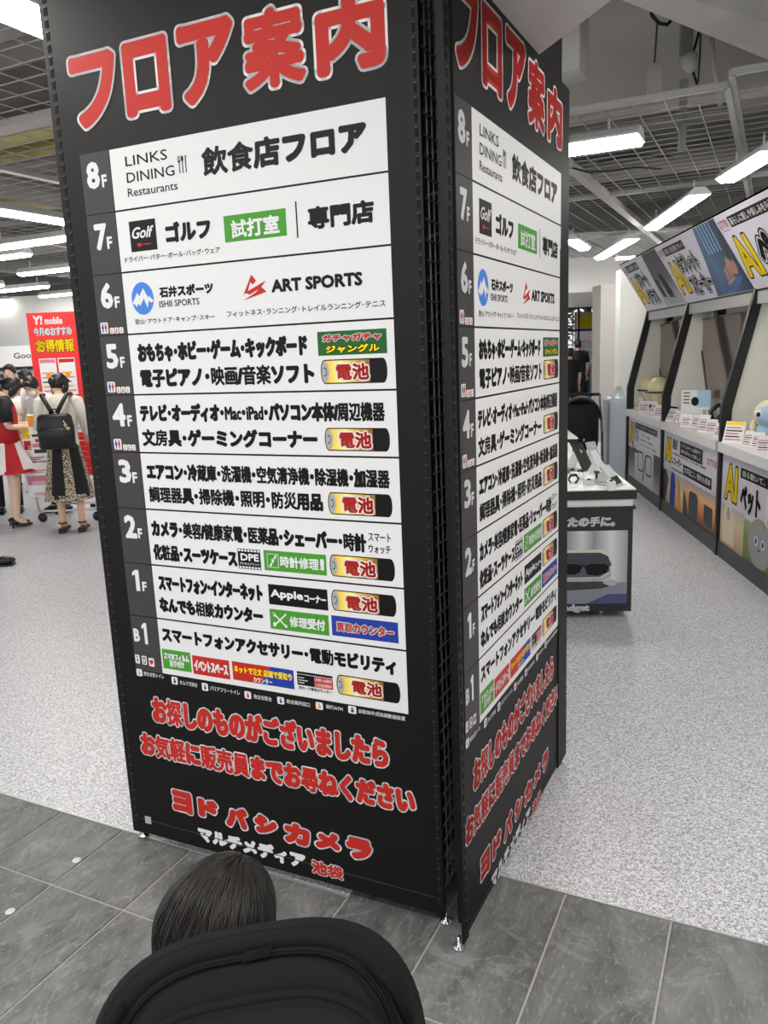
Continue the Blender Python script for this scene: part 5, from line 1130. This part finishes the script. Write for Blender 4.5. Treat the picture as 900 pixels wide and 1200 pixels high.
    for s_ in (-1, 1):
        b = MB(); a = an[s_]
        if shoe_kind == 'shoe': b.ball((a.x, a.y+.05, .045), (.045, .13, .04), shoes, 14, 8); b.box((a.x-.04, a.y-.08, 0), (a.x+.04, a.y+.16, .016), BLKLAM)
        elif shoe_kind == 'heel': b.ball((a.x, a.y+.07, .028), (.038, .095, .022), shoes, 14, 8); b.ball((a.x, a.y-.02, .06), (.03, .05, .03), shoes, 10, 6); b.tube([(a.x, a.y-.04, .05), (a.x, a.y-.05, 0)], [.014, .008], shoes, 8)
        else: b.box((a.x-.035, a.y-.07, 0), (a.x+.035, a.y+.0, .05), shoes); b.box((a.x-.038, a.y-.05, .02), (a.x+.04, a.y+.15, .045), shoes); b.tube([(a.x-.04, a.y+.1, .03), (a.x, a.y+.11, .08), (a.x+.04, a.y+.1, .03)], .01, shoes, 6); b.tube([(a.x+.04*cos(q), a.y+.045*sin(q), .105) for q in [2*pi*i/12 for i in range(13)]], .007, shoes, 6)
        b.build('shoe' if shoe_kind != 'sandal' else 'sandal', t, Sc)
    return t
def skirt_mat(name, f):
    m = bpy.data.materials.new(name); m.use_nodes = True; nt = m.node_tree; f(nt, nt.nodes['Principled BSDF']); nt.nodes['Principled BSDF'].inputs['Roughness'].default_value = .8; return m
def radial(n, c1, c2, sx, pat=False):
    def f(nt, b):
        tc = nt.nodes.new('ShaderNodeTexCoord'); sp = nt.nodes.new('ShaderNodeSeparateXYZ'); at = nt.nodes.new('ShaderNodeMath'); at.operation = 'ARCTAN2'; ml = nt.nodes.new('ShaderNodeMath'); ml.operation = 'MULTIPLY'; ml.inputs[1].default_value = n; sn = nt.nodes.new('ShaderNodeMath'); sn.operation = 'SINE'; gt = nt.nodes.new('ShaderNodeMath'); gt.operation = 'GREATER_THAN'; gt.inputs[1].default_value = sx; mx = nt.nodes.new('ShaderNodeMixRGB'); mx.inputs[1].default_value = rgb(*c1); mx.inputs[2].default_value = rgb(*c2)
        L = nt.links.new; L(tc.outputs['Object'], sp.inputs[0]); L(sp.outputs[0], at.inputs[0]); L(sp.outputs[1], at.inputs[1]); L(at.outputs[0], ml.inputs[0]); L(ml.outputs[0], sn.inputs[0]); L(sn.outputs[0], gt.inputs[0]); L(gt.outputs[0], mx.inputs[0])
        if pat:
            vo = nt.nodes.new('ShaderNodeTexVoronoi'); vo.feature = 'DISTANCE_TO_EDGE'; vo.inputs['Scale'].default_value = 38; r = nt.nodes.new('ShaderNodeValToRGB'); r.color_ramp.elements[0].position = .05; r.color_ramp.elements[0].color = rgb(46, 40, 34); r.color_ramp.elements[1].position = .16; r.color_ramp.elements[1].color = rgb(206, 192, 164); L(tc.outputs['Object'], vo.inputs['Vector']); L(vo.outputs['Distance'], r.inputs[0]); L(r.outputs[0], mx.inputs[2])
        L(mx.outputs[0], b.inputs['Base Color'])
    return f
SK_RW = skirt_mat('skirt_red_white', radial(5, (228, 222, 222), (176, 24, 36), .1)); SK_PT = skirt_mat('skirt_black_floral', radial(5, (18, 18, 20), (200, 190, 170), .3, True)); FLOR = skirt_mat('floral_hem', radial(5, (18, 18, 20), (200, 190, 170), -2, True))
UNI = mat('uniform_red', (186, 24, 38), .7); BLUEV = mat('vest_blue', (30, 84, 214), .7); NAVY = mat('navy_trousers', (26, 28, 42), .85); TEE = mat('black_tee', (22, 23, 26), .85); CREAMB = mat('cream_blouse', (226, 220, 206), .85, bump=.15, nscale=14)
UNIB = mat('uniform_black', (24, 22, 26), .7)
# clerk in red uniform (facing right, head bowed)
clerk = person((-3.78, 8.0, 0), -1.0, 'clerk in red, black and white uniform dress holding leaflets', 1.56, top=UNIB, vest=UNI, skirt=(SK_RW, .62, .17, .07, UNI), nod=.65, hair='pony', shoe_kind='heel', skin=SKIN2, arms={1: ((.2, .0, 1.12), (.1, .26, 1.1)), -1: ((-.22, .0, 1.12), (-.06, .27, 1.12))})
# leaflets in the clerk's hands
t = thing('leaflet_stack', 'stack of printed leaflets held upright by the uniformed clerk', 'leaflets', (-3.42, 7.95, .72), .15)
b = MB(); b.box((-.09, 0, 0), (.09, .03, .42), CARDW); s_ = b.build('sheets', t, Matrix.Rotation(.12, 4, 'X')); p = Print()
p.rect(-.085, .3, .085, .41, PORANGE, 1); p.disc(0, .355, .03, .035, PRED, 2); p.rect(-.07, .2, .06, .225, PGREY, 1); p.disc(-.03, .16, .015, .02, PRED, 2); p.disc(.03, .16, .015, .02, PLBLUE, 2); p.rect(-.08, .09, .08, .13, PPINK, 1); p.rect(-.07, .03, .05, .07, PGREY, 1); p.build('sheet_print', s_, Matrix())
# woman with backpack, seen from behind
person((-3.06, 7.62, 0), .12, 'woman in cream blouse and long black floral skirt seen from behind', 1.56, top=CREAMB, skirt=(SK_PT, .36, .10, .05, FLOR), nod=.45, turn=-.5, hair='bun', shoe_kind='sandal', sleeves='long', collar=True, arms={1: ((.24, .03, 1.12), (.2, .22, 1.0)), -1: ((-.24, .03, 1.12), (-.18, .22, 1.0))})
def backpack(M, label, s=1.0, m=DARKCL):
    t = thing('backpack', label, 'backpack', mw=M)
    return t
MBK = Matrix.Translation((-3.06, 7.62, 0)) @ Matrix.Rotation(.12, 4, 'Z')
t = thing('backpack', 'black leather backpack on the woman in the cream blouse', 'backpack', mw=MBK @ Matrix.Translation((0, -.2, .84)))
LEA = mat('pack_leather', (24, 24, 26), .45)
b = MB(); loft(b, [((0, .0, 0), (.15, 0, 0), (0, .055, 0)), ((0, 0, .02), (.165, 0, 0), (0, .07, 0)), ((0, 0, .2), (.17, 0, 0), (0, .075, 0)), ((0, 0, .3), (.155, 0, 0), (0, .065, 0)), ((0, 0, .325), (.13, 0, 0), (0, .05, 0))], LEA, 28); b.build('main_bag', t, Matrix())
b = MB(); loft(b, [((0, -.06, .02), (.14, 0, 0), (0, .03, 0)), ((0, -.065, .17), (.145, 0, 0), (0, .04, 0)), ((0, -.06, .2), (.13, 0, 0), (0, .03, 0))], LEA, 24); b.build('front_pocket', t, Matrix())
for s_ in (-1, 1):
    b = MB(); b.tube([(s_*.02, .02, .33), (s_*.07, .045, .42), (s_*.115, .075, .5), (s_*.125, .19, .5)], .02, LEA, 8); b.build('strap', t, Matrix())
b = MB(); b.tube([(-.04, 0, .32), (-.03, -.01, .37), (.03, -.01, .37), (.04, 0, .32)], .008, LEA, 8); b.build('handle', t, Matrix())
b = MB(); b.ball((.11, -.08, .22), (.015, .01, .02), mat('charm', (190, 170, 140), .6)); b.ball((.13, -.08, .19), (.02, .012, .015), mat('charm', (190, 170, 140), .6)); b.tube([(.09, -.06, .27), (.11, -.08, .23)], .004, CHROME, 6); b.build('charm', t, Matrix())
person((-3.62, 8.72, 0), 2.6, 'man with white face mask bending behind the woman in cream', 1.55, top=SHIRTW, bottom=NAVY, nod=.35, lean=.18, mask=True, turn=.4)
person((-3.42, 9.75, 0), 1.75, 'man in blue vest standing in front of the red board by the tower', 1.68, top=SHIRTW, vest=BLUEV, bottom=NAVY, turn=.2, skin=SKIN2)
person((-4.5, 10.3, 0), 1.3, 'man in white shirt in profile facing left behind the clerk', 1.58, top=SHIRTW, bottom=NAVY, skin=SKIN2)
person((-4.98, 10.9, 0), pi+.1, 'man in white shirt with lanyard facing the camera at left edge', 1.66, top=SHIRTW, bottom=NAVY, skin=SKIN)
person((-4.2, 8.75, 0), .3, 'person in white shirt bending forward behind the clerk, back to camera', 1.6, top=SHIRTW, bottom=NAVY, lean=.55, nod=.3)
person((-3.57, 6.22, 0), -1.5, 'person in dark trousers and black shoes walking in from the left edge', 1.72, top=DARKCL, bottom=NAVY, legs={-1: ((-.1, .3, .5), (-.1, .33, .09)), 1: ((.1, .05, .5), (.1, -.3, .12))})
# ------------------------------------------------------------------ people near the far entrance
def px_x(px, y): return (px-442)/925.3*y
for px, y, yaw, lb, kw in [(673, 18.5, .1, 'man in black T-shirt and trousers seen from behind by the entrance', dict(H=1.72, top=TEE, bottom=TEE)), (664, 15.5, .2, 'person in black top at the tower edge, back to camera', dict(H=1.55, top=TEE, bottom=TEE)),
        (691, 24.5, -1.2, 'woman in white top and pale jeans by the entrance', dict(H=1.75, top=SHIRTW, bottom=mat('pale_jeans', (176, 186, 206), .8), hair='bun')), (679, 22.5, -.4, 'person in dark top between the black T-shirt man and the entrance', dict(H=1.68, top=TEE, bottom=DARKCL)), (700, 21, .8, 'person in denim blue leaning by the beige pillar', dict(H=1.62, top=mat('denim', (52, 84, 130), .8), bottom=mat('denim', (52, 84, 130), .8), lean=.25))]:
    person((px_x(px, y), y, 0), yaw, lb, **kw)
# stroller
t = thing('stroller', 'black baby stroller with rounded canopy beyond the display tables', 'stroller', (2.36, 9.3, 0), 2.9)
CAN = mat('canopy_black', (20, 20, 22), .8)
b = MB()
vs = []; fs = []; n1, n2 = 12, 10
for i in range(n1+1):
    a = pi*.05 + pi*.6*i/n1
    for j in range(n2+1):
        q = pi*j/n2; vs.append((-.24*cos(q), .05-.3*sin(q)*cos(a), .72+.3*sin(q)*sin(a)))
for i in range(n1):
    for j in range(n2): fs.append((i*(n2+1)+j, i*(n2+1)+j+1, (i+1)*(n2+1)+j+1, (i+1)*(n2+1)+j))
b.add(vs, fs, CAN, True); cn = b.build('canopy', t, Matrix()); md = cn.modifiers.new('s', 'SOLIDIFY'); md.thickness = .012
b = MB(); loft(b, [((0, .05, .35), (.18, 0, 0), (0, .2, 0)), ((0, .06, .5), (.2, 0, 0), (0, .2, 0)), ((0, .1, .8), (.2, 0, 0), (0, .08, 0)), ((0, .14, .92), (.16, 0, 0), (0, .05, 0))], CAN, 16); b.build('seat', t, Matrix())
b = MB()
for s_ in (-1, 1): b.bar((s_*.25, .35, .1), (s_*.24, -.1, .6), .025, PLINTH); b.bar((s_*.25, -.3, .1), (s_*.24, .1, .6), .025, PLINTH); b.bar((s_*.24, -.1, .6), (s_*.22, -.4, 1.0), .025, PLINTH)
b.bar((-.22, -.4, 1.0), (.22, -.4, 1.0), .035, CAN); b.build('frame', t, Matrix())
for s_ in (-1, 1):
    for y in (-.3, .35): b = MB(); b.lathe([(0, -.02), (.09, -.02), (.1, 0), (.09, .02), (0, .02)], BLKLAM, 18); b.build('wheel', t, Matrix.Translation((s_*.26, y, .1)) @ Matrix.Rotation(pi/2, 4, 'Y'))
b = MB(); b.box((-.17, -.02, .15), (.17, .3, .3), CAN); b.build('basket', t, Matrix())
# ------------------------------------------------------------------ crouching person with a backpack, right below the camera
cr = thing('person', 'dark-haired person crouching in front of the tower, back to camera', 'person', (-.13, .5, 0))
def at_depth(px, py, t):
    X, Y = (px-450)/FPX, (600-py)/FPX; c, s = cos(ROLL), sin(ROLL); x = c*X+s*Y; yy = -s*X+c*Y
    return Vector((0, 0, CAMZ)) + (_R*x + _U*yy + _F)*t
HD = at_depth(250, 1096, 1.17) - Vector((-.13, .5, 0)); print('HEAD', HD); NK = HD + Vector((.01, -.10, -.10)); CH = NK + Vector((.03, -.16, -.2)); PE = Vector((.02, -.12, .34))
V = [PE, CH, NK, HD+Vector((0, -.02, -.03))]; E_ = [(0, 1), (1, 2), (2, 3)]; Rr = [(.15, .12), (.15, .11), (.06, .055), .05]
for s_ in (-1, 1):
    i = len(V); V += [CH+Vector((s_*.17, .06, .1)), CH+Vector((s_*.22, .22, -.1)), CH+Vector((s_*.08, .36, -.12))]; E_ += [(1, i), (i, i+1), (i+1, i+2)]; Rr += [.06, .044, .028]
    i = len(V); V += [PE+Vector((s_*.1, .02, 0)), Vector((s_*.17, .36, .46)), Vector((s_*.13, .12, .09)), Vector((s_*.14, .25, .03))]; E_ += [(0, i), (i, i+1), (i+1, i+2), (i+2, i+3)]; Rr += [.1, .065, .045, .035]
skin_mesh('body', V, E_, Rr, SKIN, cr, 0, 2)
b = MB()
for s_ in (-1, 1): w_ = CH+Vector((s_*.08, .36, -.12)); hand(b, w_, Vector((-s_*.5, .5, .1)), SKIN, s_)
b.build('hands', cr, Matrix())
b = MB(); up_ = (NK-PE).normalized(); fr = Vector((0, up_.z, -up_.y)); Xx = Vector((1, 0, 0))
loft(b, [(PE-up_*.05, Xx*.18, fr*.14), (PE.lerp(CH, .4), Xx*.17, fr*.14), (CH, Xx*.19, fr*.14), (CH.lerp(NK, .6), Xx*.16, fr*.1), (NK, Xx*.075, fr*.07)], DARKCL, 24)
for s_ in (-1, 1):
    a, e, w_ = CH+Vector((s_*.15, .06, .1)), CH+Vector((s_*.22, .22, -.1)), CH+Vector((s_*.08, .36, -.12)); b.tube([CH+Vector((s_*.06, .05, .1)), a, e, w_.lerp(e, .1)], [.08, .078, .06, .045], DARKCL, 14)
b.build('jacket', cr, Matrix())
b = MB()
for s_ in (-1, 1): b.tube([PE+Vector((s_*.09, 0, .0)), Vector((s_*.15, .2, .44)), Vector((s_*.17, .36, .46)), Vector((s_*.15, .25, .28)), Vector((s_*.13, .12, .1))], [.12, .1, .085, .075, .06], NAVY, 14)
b.build('trousers', cr, Matrix())
for s_ in (-1, 1):
    b = MB(); b.ball((s_*.135, .2, .045), (.05, .14, .04), SHOE, 16, 8); b.box((s_*.135-.045, .06, 0), (s_*.135+.045, .34, .016), BLKLAM); b.build('shoe', cr, Matrix())
# head, hair as many fine strands over a cap
HR = Matrix.Rotation(.0, 3, 'X')
TH = Matrix.Rotation(-.3, 4, 'Z') @ Matrix.Rotation(.3, 4, 'Y') @ Matrix.Rotation(-.5, 4, 'X') @ Matrix.Diagonal((.97, .97, .9, 1))
hm = Matrix.Translation(HD) @ TH
b = MB(); b.ball((0, .008, -.01), (.074, .09, .108), SKIN, 24, 16); b.ball((0, .05, -.08), (.04, .035, .03), SKIN, 12, 8); b.ball((0, .1, -.02), (.012, .016, .02), SKIN, 8, 6)
for s_ in (-1, 1): b.ball((s_*.078, -.0, -.02), (.01, .02, .03), SKIN, 12, 8)
hh = b.build('head', cr, hm)
b = MB()
for s_ in (-1, 1): b.ball((s_*.03, .09, .006), (.012, .006, .006), CARDW, 8, 5); b.ball((s_*.03, .095, .006), (.006, .003, .005), HAIR, 6, 4)
b.ball((0, .094, -.052), (.02, .005, .006), mat('lips', (178, 110, 100), .5), 8, 5); b.build('face', hh, Matrix())
HAIRC = mat('hair_fine', (22, 18, 16), .42, noise=.35, nscale=60, stretch=(1, 1, .12))
def cap_pt(th, ph, r=1.0):
    """th from the crown down, ph around (0 = back)"""
    rx, ry, rz = .0865*r, .102*r, .112*r
    v = Vector((rx*sin(th)*sin(ph), -ry*sin(th)*cos(ph)-.010, rz*cos(th)+.016)); v.x += .004*sin(3*ph); return v
b = MB(); n1, n2 = 26, 40; vs = []; fs = []
def lim(ph): f = (1+cos(ph))/2; return 1.15+1.15*f**1.25
for i in range(n1+1):
    for j in range(n2): ph = 2*pi*j/n2; vs.append(cap_pt(lim(ph)*i/n1+1e-3, ph, .985))
for i in range(n1):
    for j in range(n2): fs.append((i*n2+j, (i+1)*n2+j, (i+1)*n2+(j+1) % n2, i*n2+(j+1) % n2))
b.add(vs, fs, HAIRC, True); hc = b.build('hair', hh, Matrix())
R_ = random.Random(5); b = MB()
HM = [HAIRC, mat('hair_mid', (34, 27, 24), .38), mat('hair_lo', (14, 11, 10), .4)]
for i in range(1500):
    ph = R_.uniform(0, 2*pi); th0 = abs(R_.gauss(.1, .5)); L_ = lim(ph); 
    if th0 > L_-.2: th0 = R_.uniform(.05, L_-.3)
    th1 = min(L_+R_.uniform(-.05, .12), th0+R_.uniform(.7, 1.3)); sw = R_.uniform(.05, .3)*(1 if ph < pi else .6); lift = R_.uniform(1.0, 1.03); pts = []
    for k in range(7): f = k/6; pts.append(cap_pt(th0+(th1-th0)*f, ph+sw*f+.03*sin(5*f+i), lift+.012*sin(pi*f)-.02*f*f*(th1 > L_-.05)))
    w0 = R_.uniform(.0008, .0017); b.tube(pts, [w0*.6, w0, w0, w0, w0, w0*.8, w0*.3], HM[R_.choice((0, 0, 1, 2))], 3, cap=False)
b.build('hair_strands', hh, Matrix(), kind='stuff')
# the backpack: local x right, y down the pack, z out of its face
PM = Matrix.Translation((-.115, .575, 1.155))
ang = radians(47)
xa = Vector((1, .05, .03)).normalized(); za = Vector((0, -sin(ang), cos(ang))); za = (za-xa*za.dot(xa)).normalized(); ya = za.cross(xa)
# ya must point down the pack
PMx = Matrix(((xa.x, -ya.x, za.x, 0), (xa.y, -ya.y, za.y, 0), (xa.z, -ya.z, za.z, 0), (0, 0, 0, 1)))
PO = at_depth(288, 1086, .80); PMx = Matrix(((xa.x, ya.x, za.x, PO.x), (xa.y, ya.y, za.y, PO.y), (xa.z, ya.z, za.z, PO.z), (0, 0, 0, 1))) @ Matrix.Rotation(.06, 4, 'Z')
bp_ = thing('backpack', 'large black fabric backpack with arched seams at the bottom of the picture', 'backpack', mw=PMx)
NYL = mat('pack_nylon', (16, 16, 18), .85, spec=.2, bump=.12, nscale=220); NYL2 = mat('pack_panel', (20, 21, 23), .85, spec=.2, bump=.12, nscale=220); ZIP = mat('pack_zip', (5, 5, 6), .8, spec=.2)
def arch(w_, rx, ry, L_, n=28, inset=0, sk=0.0):
    """outline of an arched pack panel, y up, its top at 0"""
    pts = []; hw = w_/2-inset
    for k in range(n+1):
        a = pi*k/n; x = -cos(a); y = sin(a); e = .62
        X = hw*math.copysign(abs(x)**e, x); Y = ry*(abs(y)**.9)-ry-inset; pts.append((X, Y+sk*X))
    pts.append((hw*.96, -L_+inset)); pts.append((-hw*.96, -L_+inset)); return pts
def slab(b, o1, o2, z0, z1, m, m2=None):
    n = len(o1); vs = [(x, y, z0) for x, y in o1] + [(x, y, z1) for x, y in o2]; b.add(vs, [(i, (i+1) % n, n+(i+1) % n, n+i) for i in range(n)], m, True); b.add([(x, y, z1) for x, y in o2], [tuple(range(n))], m2 or m)
PWd = .325; RYy = .115
b = MB(); A = lambda i: arch(PWd, 0, RYy, .46, inset=i)
b.add([(x, y, -.16) for x, y in A(.02)], [tuple(range(len(A(0))))[::-1]], NYL)
slab(b, A(.02), A(0), -.16, -.12, NYL); slab(b, A(0), A(-.004), -.12, -.03, NYL); slab(b, A(-.004), A(.004), -.03, -.008, NYL); slab(b, A(.004), A(.016), -.008, .0, NYL, NYL2)
b.build('main_bag', bp_, Matrix())
rim = [(x, y, .0) for x, y in arch(PWd, 0, RYy, .46, inset=.016)][:-2]
b = MB(); b.tube([(x, y-.0, -.005) for x, y, z in rim], .009, NYL, 10); b.build('padded_rim', bp_, Matrix())
b = MB(); b.tube([(x*.945, y*.985-.013, .002) for x, y, z in rim], .0022, ZIP, 6); b.tube([(x*.955, y*.985-.010, .001) for x, y, z in rim], .0016, NYL2, 6); b.build('zip', bp_, Matrix())
b = MB(); o1 = [(x*.9, y*.95-.016) for x, y, z in rim]; o1 = o1 + [(o1[-1][0], -.4), (o1[0][0], -.4)]; o2 = [(x*.97, y-.004) for x, y in o1]; slab(b, o1, o2, .0, .008, NYL2, NYL2); b.build('front_panel', bp_, Matrix())
b = MB(); o1 = [(x*.95, y*.92-.048) for x, y, z in rim]; o1 = o1 + [(o1[-1][0], -.44), (o1[0][0], -.44)]; o2 = [(x*.97, y-.006) for x, y in o1]; o3 = [(x*.95, y-.012) for x, y in o1]; slab(b, o1, o2, .0, .03, NYL); slab(b, o2, o3, .03, .042, NYL, NYL2); fpk = b.build('front_pocket', bp_, Matrix())
b = MB(); b.tube([(x*.98, y-.003, .022) for x, y in o1[:-2]], .006, NYL, 8); b.build('pocket_rim', fpk, Matrix())
b = MB(); b.add([(-.004, -.032, .009), (.022, -.03, .009), (.014, -.022, .011), (.028, -.019, .006), (-.002, -.022, .004)], [(0, 1, 2), (1, 3, 2), (0, 2, 4)], ZIP); b.build('pull_loop', bp_, Matrix())
for s_ in (-1, 1):
    b = MB(); b.tube([(s_*.06, -.08, -.155), (s_*.08, -.07, -.2), (s_*.1, -.1, -.24), (s_*.12, -.2, -.28), (s_*.13, -.36, -.2), (s_*.13, -.42, -.14)], .016, NYL, 10); b.build('strap', bp_, Matrix())
    b = MB(); b.tube([(s_*.12, -.05, .004), (s_*.14, -.075, .006), (s_*.15, -.105, .002)], .006, ZIP, 8); b.build('side_tab', bp_, Matrix())
